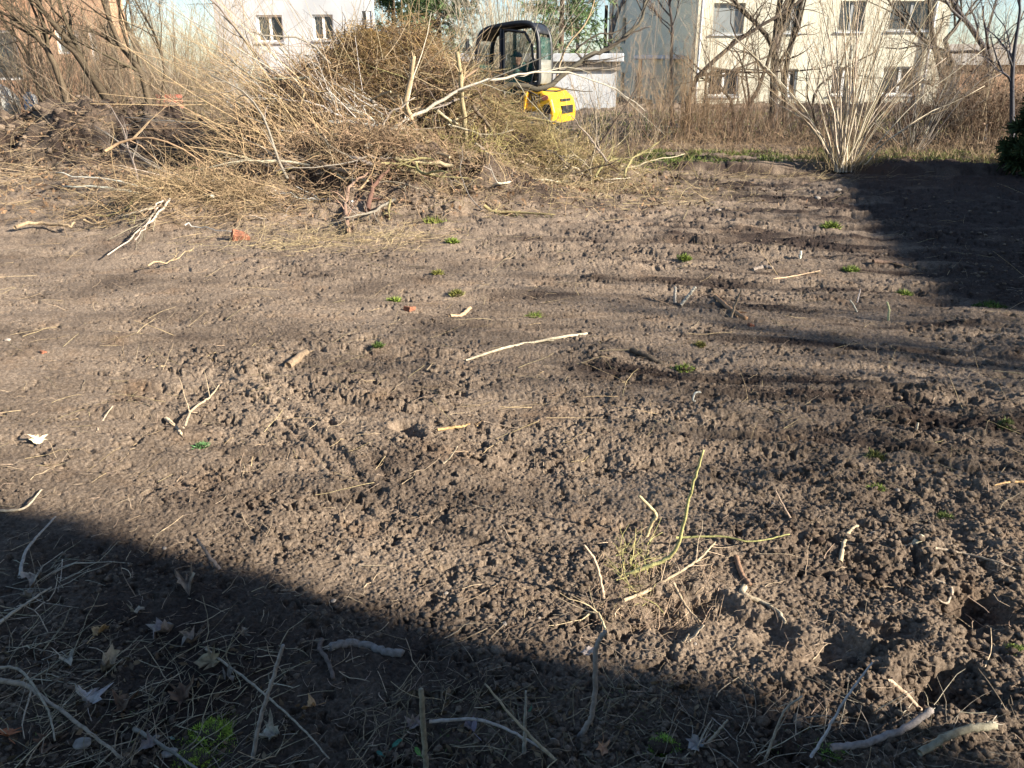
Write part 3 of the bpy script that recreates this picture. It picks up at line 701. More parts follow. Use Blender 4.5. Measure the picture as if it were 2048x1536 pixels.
    boom = pris('boom', up+dn_[::-1], -.28, -.06, M['ochre'], p, .02)
    bar([(1.32, -.0, 1.0), (1.7, -.0, 1.5)], .055, 'boom_cylinder', M['dark'], p); bar([(1.7, 0., 1.5), (2.0, 0., 1.85)], .03, 'cylinder_rod', M['metal'], p)
    bar([(2.05, -.17, 2.3), (2.65, -.17, 2.62)], .055, 'stick_cylinder', M['dark'], p); bar([(2.65, -.17, 2.62), (3.2, -.17, 2.66)], .028, 'cylinder_rod', M['metal'], p)
    bar([(1.9, -.24, 2.2), (2.6, -.24, 2.52), (3.05, -.24, 2.6)], .02, 'hose', M['dark'], p)
    pris('stick', [(3.02, 2.52), (3.2, 2.72), (3.32, 2.66), (3.40, 2.3), (3.52, 1.5), (3.54, .85), (3.44, .85), (3.25, 1.7), (3.05, 2.3)], -.26, -.08, M['ochre'], p, .015)
    bm = bmesh.new(); bc = [(3.44, .9), (3.62, .85), (3.66, .6), (3.5, .32), (3.2, .28), (2.98, .45), (3.02, .50), (3.22, .36), (3.45, .40), (3.56, .62), (3.5, .8)]
    prism(bm, bc, -.47, .13); bm_obj('bucket', bm, M['dark'], p, .01)
exc()
# ---- operator
def skin_mesh(name, joints, edges, m, parent, sub=1, root=0):
    me = bpy.data.meshes.new(name); me.from_pydata([j[:3] for j in joints], edges, []); me.materials.append(m)
    o = bpy.data.objects.new(name, me); COL.objects.link(o); o.parent = parent
    o.modifiers.new('skin', 'SKIN'); sv = me.skin_vertices[0].data if me.skin_vertices else None
    if sv is None: me.skin_vertices if False else None
    if sv:
        for i, j in enumerate(joints): sv[i].radius = (j[3], j[3])
        sv[root].use_root = True
    s = o.modifiers.new('sub', 'SUBSURF'); s.levels = sub; s.render_levels = sub
    me.polygons.foreach_set('use_smooth', [True]*len(me.polygons))
    return o
def tube_body(name, chains, m, parent, sides=12):     # chains of (x,y,z,r) closed at both ends, joined in one mesh and remeshed to one skin
    sets = []
    for ch in chains:
        c = np.array(ch, float); P = smooth_path(c, len(c)*4)
        sets.append((P[None, :, :3], P[None, :, 3], sides, (1, 1, 1)))
    o = tubes(name, sets, m, parent, capped=True)
    r = o.modifiers.new('remesh', 'REMESH'); r.mode = 'VOXEL'; r.voxel_size = .009; r.use_smooth_shade = True
    s = o.modifiers.new('smooth', 'SMOOTH'); s.factor = .5; s.iterations = 3
    return o
def operator():
    Mx = Matrix.Translation(EXC.location) @ Matrix.Rotation(EXC.rotation_euler.z, 4, 'Z')
    loc = Mx @ Vector((-.47+.02*.88, .45, 1.42)); o = empty('person', loc, EXC.rotation_euler.z, label='seated digger driver in green hooded jacket and navy cap inside the cab', cat='person')
    # local: x forward, y left, z up, origin at the seat
    hd = .62
    body = [[(0, 0, .40, .06), (.03, 0, .50, .055), (.05, 0, .56, .05)],                              # neck
            [(.05, 0, .53, .04), (.075, 0, .58, .075), (.07, 0, .65, .095), (.06, 0, .71, .085), (.05, 0, .755, .045)],    # head
            [(.13, 0, .60, .012), (.178, 0, .625, .016), (.165, 0, .655, .012)],                        # nose
            [(.12, 0, .545, .02), (.145, 0, .56, .03), (.13, 0, .585, .03)],                             # chin
            [(.06, .09, .62, .012), (.05, .105, .65, .014), (.05, .1, .67, .01)], [(.06, -.09, .62, .012), (.05, -.105, .65, .014), (.05, -.1, .67, .01)]]
    for s in (-1, 1):
        w0 = np.array([.30, .30*s, .20]); 
        body.append([(.20, .28*s, .17, .03), (.27, .30*s, .19, .028), (.33, .31*s, .22, .033), (.36, .31*s, .235, .022)])  # wrist and palm
        for k, (dx, L_) in enumerate(((.022, .055), (.008, .065), (-.006, .06), (-.02, .045))):
            body.append([(.35, .31*s+dx*s, .24, .0095), (.375, .31*s+dx*s, .245, .009), (.385, .31*s+dx*s, .245-L_*.45, .0085), (.365, .31*s+dx*s, .235-L_*.6, .008)])
        body.append([(.32, .31*s-.03*s, .22, .011), (.35, .31*s-.05*s, .235, .01), (.37, .31*s-.045*s, .25, .009)])       # thumb
    body.append([(-.05, 0, .05, .10), (-.03, 0, .2, .11), (0, 0, .42, .08)])
    for s in (-1, 1): body.append([(-.0, .19*s, .40, .04), (.02, .27*s, .22, .035), (.22, .29*s, .18, .03)])
    for s in (-1, 1): body.append([(0, .1*s, .03, .07), (.42, .12*s, .06, .055), (.50, .12*s, -.25, .04), (.60, .12*s, -.27, .03)])
    tube_body('body', body, M['skin'], o)
    jk = [[(-.06, 0, .0, .15), (-.05, 0, .12, .165), (-.03, 0, .28, .17), (-.01, 0, .40, .13), (.01, 0, .46, .07)],
          [(-.05, 0, .47, .06), (-.08, 0, .50, .07), (-.05, 0, .55, .05)]]
    for s in (-1, 1):
        jk.append([(-.02, .08*s, .40, .08), (-.01, .19*s, .38, .085), (0, .24*s, .28, .072), (.03, .285*s, .17, .062), (.12, .30*s, .17, .055), (.23, .295*s, .185, .045)])
        jk.append([(-.05, .09*s, .05, .1), (-.03, .1*s, .3, .1)])
    tube_body('jacket', jk, M['jacket'], o)
    tr = [[(-.08, 0, .03, .13), (0, 0, .02, .12)]]
    for s in (-1, 1): tr.append([(-.03, .1*s, .03, .10), (.2, .12*s, .06, .09), (.42, .13*s, .06, .075), (.47, .13*s, -.05, .065), (.50, .13*s, -.24, .055)])
    tube_body('trousers', tr, M['navy'], o)
    tube_body('cap', [[(.05, 0, .67, .104), (.05, 0, .72, .095), (.045, 0, .765, .05)], [(.12, .03, .69, .03), (.2, .02, .685, .014)], [(.12, -.03, .69, .03), (.2, -.02, .685, .014)], [(.12, 0, .69, .03), (.215, 0, .685, .012)]], M['navy'], o)
    for s in (-1, 1):
        tube_body('boot', [[(.49, .13*s, -.24, .05), (.50, .13*s, -.27, .045), (.60, .13*s, -.285, .035)]], M['dark'], o)
operator()

# ================================================================== TREES AND SHRUBS
def tree(name, base, H, r, label, cat, group=None, lean=(0, 0, 1), tint=DARK, n1=9, n2=7, n3=6, n4=4, spread=38, first=None, K0=9, tw=.0035, sub=.3):
    root = empty(name, tuple(base), label=label, cat=cat, group=group)
    b = np.zeros((1, 3))
    P0 = walk(b, np.array([lean], float), np.array([H]), K0, .07) if first is None else (smooth_path(first, K0)[None]-np.asarray(base))
    R0 = taper(np.array([r]), K0, .28); R0[:, 0] *= 1.25
    P1, R1 = branch_off(P0, R0, n1, spread, .62, 8, .16, -.03, .18, 1, .6, .1, .006)
    P2, R2 = branch_off(P1, R1, n2, spread, .55, 7, .18, -.02, .15, 1, .55, .08, .004)
    P3, R3 = branch_off(P2, R2, n3, spread+6, .5, 5, .2, 0, .1, 1, .55, .03, tw)
    tubes('trunk', [(P0, R0, 10, jit(tint, 1)), (P1, R1, 6, jit(tint, len(P1)))], M['twig'], root, capped=True)
    S = [(P2, R2, 4, jit(tint, len(P2))), (P3, R3, 3, jit(np.array(tint)*1.25, len(P3)))]
    if n4:
        P4, R4 = branch_off(P3, R3, n4, spread+8, .55, 4, .22, 0, .15, 1, .6, .02, tw*.75); S.append((P4, R4, 3, jit(np.array(tint)*1.5, len(P4))))
    tubes('crown', S, M['twig'], root)
    return root
def shrub(name, base, n, H, label, cat='shrub', group=None, r=.012, tint=BRN, spread=.5, n2=5, n3=4, lean=(0, 0, 1), foot=.25, wob=.08, arch=0, tw=.002, lenf=.4, leaves=0):
    root = empty(name, tuple(base), label=label, cat=cat, group=group)
    a = rng.random(n)*6.28; q = np.sqrt(rng.random(n))*foot
    b = np.c_[q*np.cos(a), q*np.sin(a)*.7, np.zeros(n)-.03]
    D = np.c_[np.cos(a)*spread*rng.random(n), np.sin(a)*spread*rng.random(n), np.ones(n)]+np.array([lean[0], lean[1], 0])
    Ln = H*(.5+.6*rng.random(n)); K = 8
    P0 = walk(b, D, Ln, K, wob, arch); R0 = taper(r*(.5+.8*rng.random(n)), K, .3)
    P1, R1 = branch_off(P0, R0, n2, 28, lenf, 6, .12, -.02, .2, 1, .55, .05, tw)
    tubes('stems', [(P0, R0, 5, jit(tint, n))], M['twig'], root, capped=True)
    S = [(P1, R1, 3, jit(tint, len(P1)))]
    if n3:
        P2, R2 = branch_off(P1, R1, n3, 32, .5, 4, .15, 0, .2, 1, .6, .03, tw*.8); S.append((P2, R2, 3, jit(np.array(tint)*1.1, len(P2))))
    tubes('twigs', S, M['twig'], root)
    if leaves:
        PP = S[-1][0].reshape(-1, 3); c = PP[rng.integers(0, len(PP), leaves)]
        leafcards('leaves', c, .03, (.17, .11, .07), root)
    return root
def leafcards(name, C, size, col, parent, m=None, aspect=1.8, vary=.4):
    n = len(C); a = nrm(rng.normal(size=(n, 3))); b = nrm(np.cross(a, rng.normal(size=(n, 3)))); s = size*(.5+rng.random((n, 1)))
    V = np.stack([C-a*s*.5*aspect, C+b*s*.4+rng.normal(size=(n, 3))*s*.1, C+a*s*.5*aspect, C-b*s*.4], 1).reshape(-1, 3)
    return mesh_np(name, V, np.arange(n*4).reshape(-1, 4), m or M['leafm'], parent, smooth=False, tint=np.repeat(jit(col, n, vary), 4, 0))
def conifer(base, H, Rw, label, group, dark=1.0, n=190, parent=None):
    root = empty('conifer', tuple(base), label=label, cat='conifer', group=group)
    P0 = np.linspace([0, 0, -.2], [0, 0, H], 8)[None]; tubes('trunk', [(P0, taper([.16], 8, .1), 8, (.09, .06, .045))], M['twig'], root)
    h = rng.random(n)**.8*.95+.02; a = rng.random(n)*6.28
    L = Rw*(1-h)**.75*(.65+.5*rng.random(n))+.12
    D = np.c_[np.cos(a), np.sin(a), .12+.35*h-.1]
    P = walk(np.c_[np.zeros(n), np.zeros(n), h*H], D, L, 7, .06, .07); Rr = taper(.02*(1-h*.7), 7, .3)
    P2, R2 = branch_off(P, Rr, 12, 38, .36, 4, .1, .03, .1, 1, .5, 0, .003)
    tubes('limbs', [(P, Rr, 4, (.08, .055, .04)), (P2, R2, 3, (.08, .06, .04))], M['twig'], root)
    # needles: short blades along every twig
    idx = rng.integers(0, len(P2), n*230); t = rng.random(len(idx))*3; i = np.minimum(t.astype(int), 2); f = (t-i)[:, None]
    C = P2[idx, i]*(1-f)+P2[idx, i+1]*f; tn = nrm(P2[idx, i+1]-P2[idx, i])
    d = nrm(tn*.7+rng.normal(size=C.shape)*.6); s = (.08+.11*rng.random((len(C), 1))); b = nrm(np.cross(d, rng.normal(size=C.shape)))*.019
    V = np.stack([C-b, C+b, C+d*s+b*.4, C+d*s-b*.4], 1).reshape(-1, 3)
    col = jit(np.array((.075, .12, .045))*dark, len(P2), .5)[idx]
    mesh_np('needles', V, np.arange(len(C)*4).reshape(-1, 4), M['conifer'], root, smooth=False, tint=np.repeat(col, 4, 0))
    return root
def onG(px, Y): x = at(px, 300, Y)[0]; return np.array([x, Y, gz(x, Y)])

# conifers behind the digger
conifer(onG(800, 41), 9.5, 2.9, 'green spruce between the white house and the digger cab', 'evergreens behind the digger', 1.5)
conifer(onG(885, 38), 9.5, 2.5, 'green spruce directly left of the digger cab', 'evergreens behind the digger', 1.35)
conifer(onG(1118, 37), 9.4, 2.6, 'green spruce rising right behind the digger cab', 'evergreens behind the digger', 1.35)
conifer(onG(2082, 14.0), 1.7, .46, 'small dark green conifer at the right edge of the field', None, .55, n=150)
# tall pale twiggy shrub behind the cab
shrub('shrub', onG(1000, 27), 120, 5.5, 'tall pale twiggy shrub rising behind the digger cab roof', r=.02, tint=PALE, spread=.55, n2=5, n3=3, foot=.5, tw=.004)
# background trees
def bt(px, Y, H, r, label, **k): b = onG(px, Y); return tree('tree', b, H, r, label, 'tree', k.pop('group', None), **k)
bt(1198, 46, 8, .13, 'bare grey tree between the garage and the cream house', tint=(.17, .15, .14), n4=3, tw=.008)
bt(1150, 52, 9, .14, 'hazy bare tree above the garage roof', tint=(.19, .17, .16), n4=3, tw=.009)
bt(330, 44, 7.5, .13, 'grey bare tree beyond the thicket left of the white house', tint=(.17, .15, .14), n4=3, tw=.008)
bt(270, 40, 6.5, .12, 'low bare tree behind the corner of the salmon house', tint=(.18, .155, .13), n4=3, tw=.008)
# front trees of the cream house
def above(px, py, Y):
    p = at(px, py, Y)
    while p[2] < gz(p[0], p[1])+.05 and Y > 5: Y -= .12; p = at(px, py, Y)
    return p
def pth(pts, Y, lift=False): return [(above if lift else at)(x, y, Y if not isinstance(Y, (list, tuple)) else Y[i]) for i, (x, y) in enumerate(pts)]
def treep(pts, Y, r, label, **k):
    p = pth(pts, Y); p[0][2] = min(p[0][2], gz(p[0][0], p[0][1])); return tree('tree', p[0], 1, r, label, 'tree', k.pop('group', None), first=np.array(p), **k)
treep([(1545, 268), (1548, 180), (1550, 90), (1560, 0), (1590, -150)], 23, .14, 'stout dark bare tree in front of the cream house beside its downpipe', n1=9, n2=7, n3=5, n4=3, tw=.005)
treep([(1575, 275), (1568, 160), (1590, 60), (1618, -60), (1640, -160)], 23.6, .10, 'dark second stem close right of the stout tree', n1=6, n2=6, n3=5, n4=0, tw=.005)
treep([(1475, 275), (1490, 225), (1520, 170), (1545, 90), (1560, 20), (1580, -80)], 22.5, .07, 'dark tree leaning right under the lower left window of the cream house', n1=6, n2=5, n3=4, n4=0, tw=.004)
treep([(1470, 265), (1462, 200), (1435, 175), (1400, 140), (1375, 115)], 22.2, .055, 'forked dark tree leaning left towards the porch', n1=5, n2=5, n3=4, n4=2, tw=.004)
treep([(1380, 235), (1378, 180), (1420, 130), (1470, 85), (1540, 40), (1600, 5), (1660, -60)], 21.5, .075, 'long dark limb slanting up across the cream house windows', n1=10, n2=5, n3=5, n4=2, tw=.004, spread=45)
treep([(1345, 250), (1342, 130), (1345, 60), (1338, 0), (1340, -80)], 24, .06, 'slender bare tree in front of the porch of the cream house', n1=14, n2=7, n3=5, n4=3, tw=.005, spread=26, tint=(.12, .09, .075))
treep([(1900, 265), (1890, 170), (1868, 90), (1860, 20), (1850, -100)], 24, .12, 'dark bare tree at the right corner of the cream house', n1=9, n2=7, n3=5, n4=3, tw=.005)
treep([(1915, 265), (1905, 130), (1890, 80), (1925, 30), (1870, -60)], 23, .09, 'crooked stem crossing the right corner tree', n1=8, n2=6, n3=5, n4=0, tw=.005)
treep([(1965, 262), (1975, 150), (1965, 90), (1915, 20), (1880, -40)], 20, .10, 'pollarded dark trunk against the sky at the right', n1=12, n2=6, n3=5, n4=2, tw=.004, tint=(.075, .07, .075))
treep([(2030, 280), (2024, 160), (2030, 90), (2040, 20), (2034, -60)], 17, .05, 'thin dark trunk at the right picture edge', n1=9, n2=6, n3=5, n4=0, tw=.003, tint=(.05, .05, .06))
treep([(1745, 268), (1760, 200), (1795, 170), (1850, 165), (1890, 185)], 21, .05, 'low arching bough below the right windows of the cream house', n1=7, n2=5, n3=4, n4=2, tw=.004)
treep([(1640, 265), (1625, 215), (1640, 170), (1700, 130), (1760, 100)], 22, .045, 'small crooked tree left of the pale stemmed shrub', n1=7, n2=5, n3=4, n4=2, tw=.004)
# fan shaped shrub of pale shoots
def fan():
    b = gpt(1690, 338); root = empty('shrub', tuple(b), label='multi stemmed shrub fanning pale bare shoots at the field edge', cat='shrub')
    ends = [(1450, 60), (1500, 150), (1530, 130), (1560, 90), (1590, 20), (1610, 60), (1625, -60), (1640, 0), (1655, -80), (1668, -90), (1672, 20), (1685, -60), (1700, -90), (1712, -20),
            (1722, -100), (1738, -80), (1750, -60), (1765, 0), (1780, -70), (1800, -70), (1812, -40), (1830, -60), (1850, -30), (1870, 10), (1895, 40), (1930, 40), (1965, 90), (1975, 170), (2000, 150),
            (1600, 130), (1570, 200), (1640, 120), (1760, 90), (1790, 110), (1820, 130), (1850, 150), (1540, 190), (1530, 150), (1900, 110), (1710, 60), (1650, 60), (1730, 30)]
    P = []; Rr = []
    for (x, y) in ends:
        Ye = b[1]+rng.uniform(-1.1, .9); e = at(x, y, Ye)-b; s = np.array([rng.normal()*.07+e[0]*.05, rng.normal()*.06, -.03])
        mid = s*.55+e*.45+np.array([-e[0]*.05, 0, .12])+rng.normal(size=3)*.05
        P.append(smooth_path([s, mid, e+rng.normal(size=3)*.03], 10)); Rr.append(rng.uniform(.010, .019)*(1 if abs(e[0]) < 1.4 else .8))
    P = np.array(P); P[:, 1:-1] += rng.normal(size=P[:, 1:-1].shape)*.012
    R0 = taper(Rr, 10, .35)
    for k in range(len(P)):
        tubes('stem', [(P[k:k+1], R0[k:k+1], 6, jit((.50, .43, .33) if rng.random() < .7 else (.34, .29, .2), 1))], M['twig'], root, capped=True)
    P1, R1 = branch_off(P, R0, 5, 22, .30, 6, .07, -.03, .3, 1, .5, .1, .003)
    P2, R2 = branch_off(P1, R1, 3, 25, .4, 4, .1, 0, .3, 1, .6, .05, .0022)
    tubes('twigs', [(P1, R1, 4, jit(TAN, len(P1))), (P2, R2, 3, jit(TAN, len(P2)))], M['twig'], root)
    # dead cut stubs and dry grass at the foot
    n = 160; a = rng.random(n)*6.28; q = rng.random(n)*.4; b0 = np.c_[np.cos(a)*q*1.3, np.sin(a)*q*.6, np.zeros(n)]
    Pg = walk(b0, np.c_[np.cos(a)*.5, np.sin(a)*.5, np.ones(n)], .15+.45*rng.random(n), 5, .15, .05)
    tubes('stubs', [(Pg, taper(np.full(n, .004), 5, .3), 3, jit(STRAW, n))], M['twig'], root)
fan()
shrub('shrub', onG(1822, 17.2), 22, 2.6, 'smaller spreading shrub to the right of the pale stemmed one', r=.012, tint=GREY, spread=1.1, n2=5, n3=3, foot=.18, tw=.0025)
# brown bushes of the belt in front of the house
for px, Y, n_, H, tnt, lb in ((1238, 21, 35, 1.8, GREY, 'grey brown bush under the shaded end of the cream house'), (1345, 20.6, 45, 1.9, TAN, 'tall tan bush in front of the porch pillar'),
        (1362, 19.6, 45, 2.1, (.30, .21, .13), 'dense tan bush right of the porch pillar'), (1420, 20, 55, 1.35, (.26, .18, .115), 'brown bush under the lower left window'),
        (1480, 19.4, 55, 1.1, (.26, .18, .12), 'low brown bush at the foot of the leaning tree'), (1545, 20, 50, 1.1, (.22, .155, .105), 'low brown bush at the foot of the stout tree'),
        (1620, 20.5, 40, 1.1, (.2, .15, .11), 'brown bush left behind the pale stemmed shrub'), (1760, 21, 50, 1.2, (.18, .12, .09), 'brown bush right behind the pale stemmed shrub'),
        (1840, 20, 60, 1.5, (.17, .11, .08), 'dark brown bush under the lower right window')):
    shrub('shrub', onG(px, Y), n_, H, lb, r=.008, tint=tnt, spread=.75, n2=6, n3=3, foot=.9, wob=.10, tw=.0026, group='bushes in front of the cream house')
for px, Y, lb in ((1900, 19, 'brown leafed hedge bush beside the corner tree'), (1965, 18, 'brown leafed hedge bush around the pollarded trunk'), (2045, 18.5, 'brown leafed hedge bush at the right picture edge')):
    shrub('hedge_bush', onG(px, Y), 80, 1.75, lb, 'hedge', 'brown hedge at the right', r=.008, tint=(.20, .14, .095), spread=.7, n2=7, n3=4, foot=.8, wob=.12, tw=.003, leaves=1500)
for px, Y, n_, H, lb in ((1410, 20.5, 16, 4.2, 'thin tall whips left of the lower left window of the cream house'), (1500, 21, 16, 4.0, 'thin tall whips beside the leaning tree'), (1600, 20, 18, 3.6, 'thin tall whips left of the pale fan shaped shrub'),
        (1720, 19.5, 20, 4.2, 'thin tall whips behind the pale fan shaped shrub'), (1800, 20, 20, 3.8, 'thin tall whips below the right windows'), (1880, 19, 22, 3.8, 'thin tall whips at the right corner of the cream house'), (1950, 18, 20, 3.6, 'thin tall whips before the pollarded trunk'), (1250, 19, 16, 3.6, 'thin tall whips right of the garage')):
    shrub('shrub', onG(px, Y), n_, H, lb, r=.009, tint=(.30, .235, .16), spread=.45, n2=9, n3=4, foot=.9, wob=.05, tw=.0022, lenf=.3, group='whips in front of the cream house')
for px, Y, n_, H, lb in ((20, 16.8, 26, 3.2, 'dry vines and whips at the far left edge'), (110, 17, 30, 3.4, 'dry vines hanging before the salmon house, left'), (200, 17, 30, 3.4, 'dry vines hanging before the salmon house, right'), (270, 17.5, 30, 3.2, 'dry vines at the corner of the salmon house'), (350, 18, 30, 3.2, 'dry vines right of the salmon house'), (500, 19, 20, 2.6, 'dry whips before the white house'), (590, 18, 22, 2.4, 'dry whips below the windows of the white house'), (690, 17, 20, 2.6, 'dry whips behind the left flank of the pile')):
    shrub('shrub', onG(px, Y), n_, H, lb, r=.010, tint=(.235, .185, .135), spread=.6, n2=12, n3=6, foot=.9, wob=.12, tw=.0022, lenf=.35, arch=.02, group='dry vines on the left')
# leaning stems and thickets at the left
for pts, Y, r, lb in (([(250, 215), (175, 140), (130, 75), (85, 20), (40, -60)], 15.6, .085, 'thick leaning mossy trunk in front of the salmon house'),
        ([(300, 215), (285, 150), (240, 90), (205, 0), (180, -80)], 15.8, .07, 'brown leaning trunk at the corner of the salmon house'),
        ([(140, 205), (110, 130), (75, 75), (30, 40), (-40, 0)], 15.5, .065, 'forked olive trunk leaning left at the far left'),
        ([(85, 200), (60, 120), (20, 60), (-30, 0)], 17, .04, 'thin olive trunk nearest the left picture edge'),
        ([(185, 195), (160, 110), (110, 40), (95, -60)], 18, .035, 'slim brown trunk between the two thick leaning trunks'),
        ([(300, 230), (330, 150), (310, 70), (270, 0), (250, -60)], 16, .03, 'slim trunk left of the reedy thicket')):
    treep(pts, Y, r, lb, n1=9, n2=6, n3=5, n4=2, tw=.004, tint=(.085, .066, .042), spread=30)
for px, Y, n_, H, tnt, lb in ((60, 18.5, 60, 2.6, (.24, .2, .11), 'olive brown bush at the far left edge'), (170, 19, 60, 2.4, TAN, 'tan bush below the salmon house'), (310, 20, 90, 3.3, (.30, .23, .14), 'tall reedy bush right of the salmon house'),
        (375, 21, 100, 3.5, (.30, .25, .15), 'tallest reedy bush left of the white house'), (440, 20, 70, 2.8, (.26, .23, .14), 'greenish reedy bush at the left corner of the white house'), (540, 22, 30, 1.8, TAN, 'thin tan bush below the left windows of the white house'),
        (640, 21, 30, 1.6, TAN, 'thin tan bush below the right window of the white house')):
    shrub('shrub', onG(px, Y), n_, H, lb, r=.010, tint=tnt, spread=.55, n2=5, n3=3, foot=.9, wob=.09, tw=.0028, group='thicket on the left')
# ================================================================== BRUSH PILE
def zone_twigs(name, zones, label, cat='twigs', sides=3, parent=None):
    """zones: (n, x range px, y range px, Y range, length, radius, direction, spread, wob, droop, tint)"""
    S = []
    for (n, xr, yr, Yr, Lr, rr, D, sp, wob, dr, tint) in zones:
        px = rng.uniform(*xr, n); py = rng.uniform(*yr, n); Y = rng.uniform(*Yr, n)
        u = (px-1024)/F; v = (py-768)/F; t = Y/(CP-SP*v)
        b = np.c_[u*t, Y, CAM_H+(-SP-CP*v)*t]
        g = hmacro(b[:, 0], b[:, 1]); b[:, 2] = np.maximum(b[:, 2], g-.02)
        d = np.asarray(D, float)[None]+sp*rng.normal(size=(n, 3))
        K = 6; P = walk(b, d, rng.uniform(*Lr, n), K, wob, dr)
        gg = hmacro(P[..., 0].ravel(), P[..., 1].ravel()).reshape(n, K); P[..., 2] = np.maximum(P[..., 2], gg+.005)
        S.append((P, taper(rng.uniform(*rr, n), K, .4), sides, jit(tint, n, .35)))
    return tag(tubes(name, S, M['twig'], parent), label, cat, kind='stuff')
def heap_twigs(name, specs, label, cat='twigs'):
    """twigs lying on the heaps: (n, cx, cy, rx, ry, length, radius, lift, direction, spread, tint)"""
    S = []
    for (n, cx, cy, rx, ry, Lr, rr, lift, D, sp, tint) in specs:
        x = cx+rx*rng.normal(size=n)*.55; y = cy+ry*rng.normal(size=n)*.55
        z = hmacro(x, y)+lift*rng.random(n)**1.5
        d = np.asarray(D, float)[None]+sp*rng.normal(size=(n, 3))*np.array([1, 1, .65])
        P = walk(np.c_[x, y, z], d, rng.uniform(*Lr, n)*(.5+.8*rng.random(n)), 6, .2, .03)
        g = hmacro(P[..., 0].ravel(), P[..., 1].ravel()).reshape(n, 6)
        P[..., 2] = np.maximum(P[..., 2], g+.004+.02*rng.random((n, 1)))
        S.append((P, taper(rng.uniform(*rr, n), 6, .4), 3, jit(tint, n, .4)))
    return tag(tubes(name, S, M['twig']), label, cat, kind='stuff')
heap_twigs('root_tangle', [
    (2600, -2.2, 13.4, 2.0, 1.4, (.12, .6), (.0015, .006), .14, (-.2, -.3, -.1), 1.0, (.20, .13, .085)),
    (1500, -2.0, 13.4, 1.7, 1.0, (.2, .9), (.0015, .008), .35, (.5, -.2, .0), .9, (.33, .22, .11)),
    (1500, -1.9, 13.3, 1.6, 1.0, (.2, .8), (.003, .009), .30, (.2, -.2, .0), .9, (.08, .055, .04)),
    (1200, -1.0, 13.4, 1.5, 1.0, (.2, .9), (.002, .006), .45, (-.6, -.2, -.1), .8, (.26, .18, .11)),
    (1500, -2.5, 13.7, .9, .5, (.4, 1.1), (.0015, .006), .5, (.8, -.2, -.35), .45, (.36, .25, .11)),
    (900, -3.4, 12.6, 1.2, .8, (.3, 1.2), (.002, .006), .4, (.8, -.3, -.2), .5, (.34, .24, .13)),
    (1300, -3.2, 12.3, 1.1, .6, (.2, .9), (.002, .008), .3, (-.3, -.3, .1), .9, (.24, .17, .11)),
    (1200, -1.4, 12.2, 1.6, .6, (.2, .8), (.002, .008), .3, (.1, -.3, .1), .9, (.27, .20, .12)),
    (900, -3.6, 9.9, 1.0, .5, (.2, .8), (.0015, .006), .25, (-.5, -.4, .1), .8, (.30, .22, .13)),
    (1500, .0, 12.7, 1.7, .7, (.2, .8), (.002, .006), .35, (.3, -.1, .2), .8, (.33, .26, .13)),
    (1500, -1.9, 10.8, 1.2, .6, (.1, .5), (.002, .007), .3, (.1, -.4, .1), .9, (.30, .21, .13)),
], 'matted brown roots and fine twigs covering the heap of uprooted brush', 'roots')
heap_twigs('brush_litter', [
    (1700, -4.6, 11.2, 4.6, 2.0, (.08, .45), (.001, .004), .07, (-.3, -.1, .05), 1.0, TAN),
    (800, -7.5, 12.8, 3.0, 1.6, (.2, .8), (.0012, .005), .14, (-.7, -.5, -.2), .7, (.36, .27, .17)),
    (2600, 6.5, 17.3, 6.0, 1.6, (.15, .7), (.0015, .004), .35, (.1, 0, .5), .9, (.27, .19, .12)),
    (500, -6.2, 13.8, 2.0, 1.2, (.3, .8), (.0012, .004), .12, (.7, -.6, -.3), .5, (.34, .25, .16)),
    (1900, -1.6, 10.9, 2.0, 1.2, (.1, .5), (.0012, .005), .14, (0, -.3, .1), 1.0, (.33, .24, .15)),
    (1500, .0, 11.6, 2.2, 1.5, (.12, .6), (.0012, .0045), .12, (.5, -.1, 0), 1.0, (.38, .30, .17)),
    (600, .3, 13.2, 1.8, .8, (.2, .7), (.0015, .005), .2, (.4, -.1, .3), .8, (.36, .30, .13)),
    (900, -3.7, 9.5, 1.3, .5, (.15, .6), (.0015, .005), .12, (-.3, -.5, .1), .9, TAN),
    (1100, -1.9, 8.3, 1.1, .7, (.06, .35), (.001, .003), .02, (.6, .1, .0), .8, STRAW),
    (600, 2.2, 11.5, 1.6, 1.4, (.06, .4), (.001, .003), .02, (.6, .1, 0), .9, STRAW),
    (400, 4.0, 14.0, 2.4, .8, (.1, .5), (.001, .003), .03, (.9, .1, 0), .6, STRAW),
], 'tan stalks, straw and small sticks littering the ground round the brush pile', 'litter')
n = 4200; k = np.array([(-4.6, 11.3, 3.2, 1.4), (-1.4, 10.9, 1.8, 1.0), (.4, 12.2, 2.0, 1.3), (-7.6, 13.2, 2.4, 1.2)])[rng.integers(0, 4, n)]
lx = k[:, 0]+k[:, 2]*rng.normal(size=n)*.7; ly = k[:, 1]+k[:, 3]*rng.normal(size=n)*.7
tag(leafcards('leaf_litter', np.c_[lx, ly, hmacro(lx, ly)+.02+.05*rng.random(n)], .035, (.17, .105, .06), None, vary=.6), 'small brown dead leaves among the litter round the brush pile', 'leaves', kind='stuff')
zone_twigs('lichen_twigs', [
    (380, (720, 1010), (265, 360), (11.4, 12.4), (.12, .5), (.003, .007), (.4, 0, .2), .9, .25, 0, LICH),
    (170, (880, 1130), (285, 335), (12.2, 13.2), (.12, .45), (.002, .006), (.5, 0, .3), .9, .25, 0, (.34, .29, .13)),
    (110, (900, 1260), (170, 300), (12.6, 15.5), (.2, .7), (.0015, .004), (.4, 0, .5), .8, .14, 0, (.40, .32, .20)),
], 'crooked twigs yellow with lichen on the right side of the brush pile')
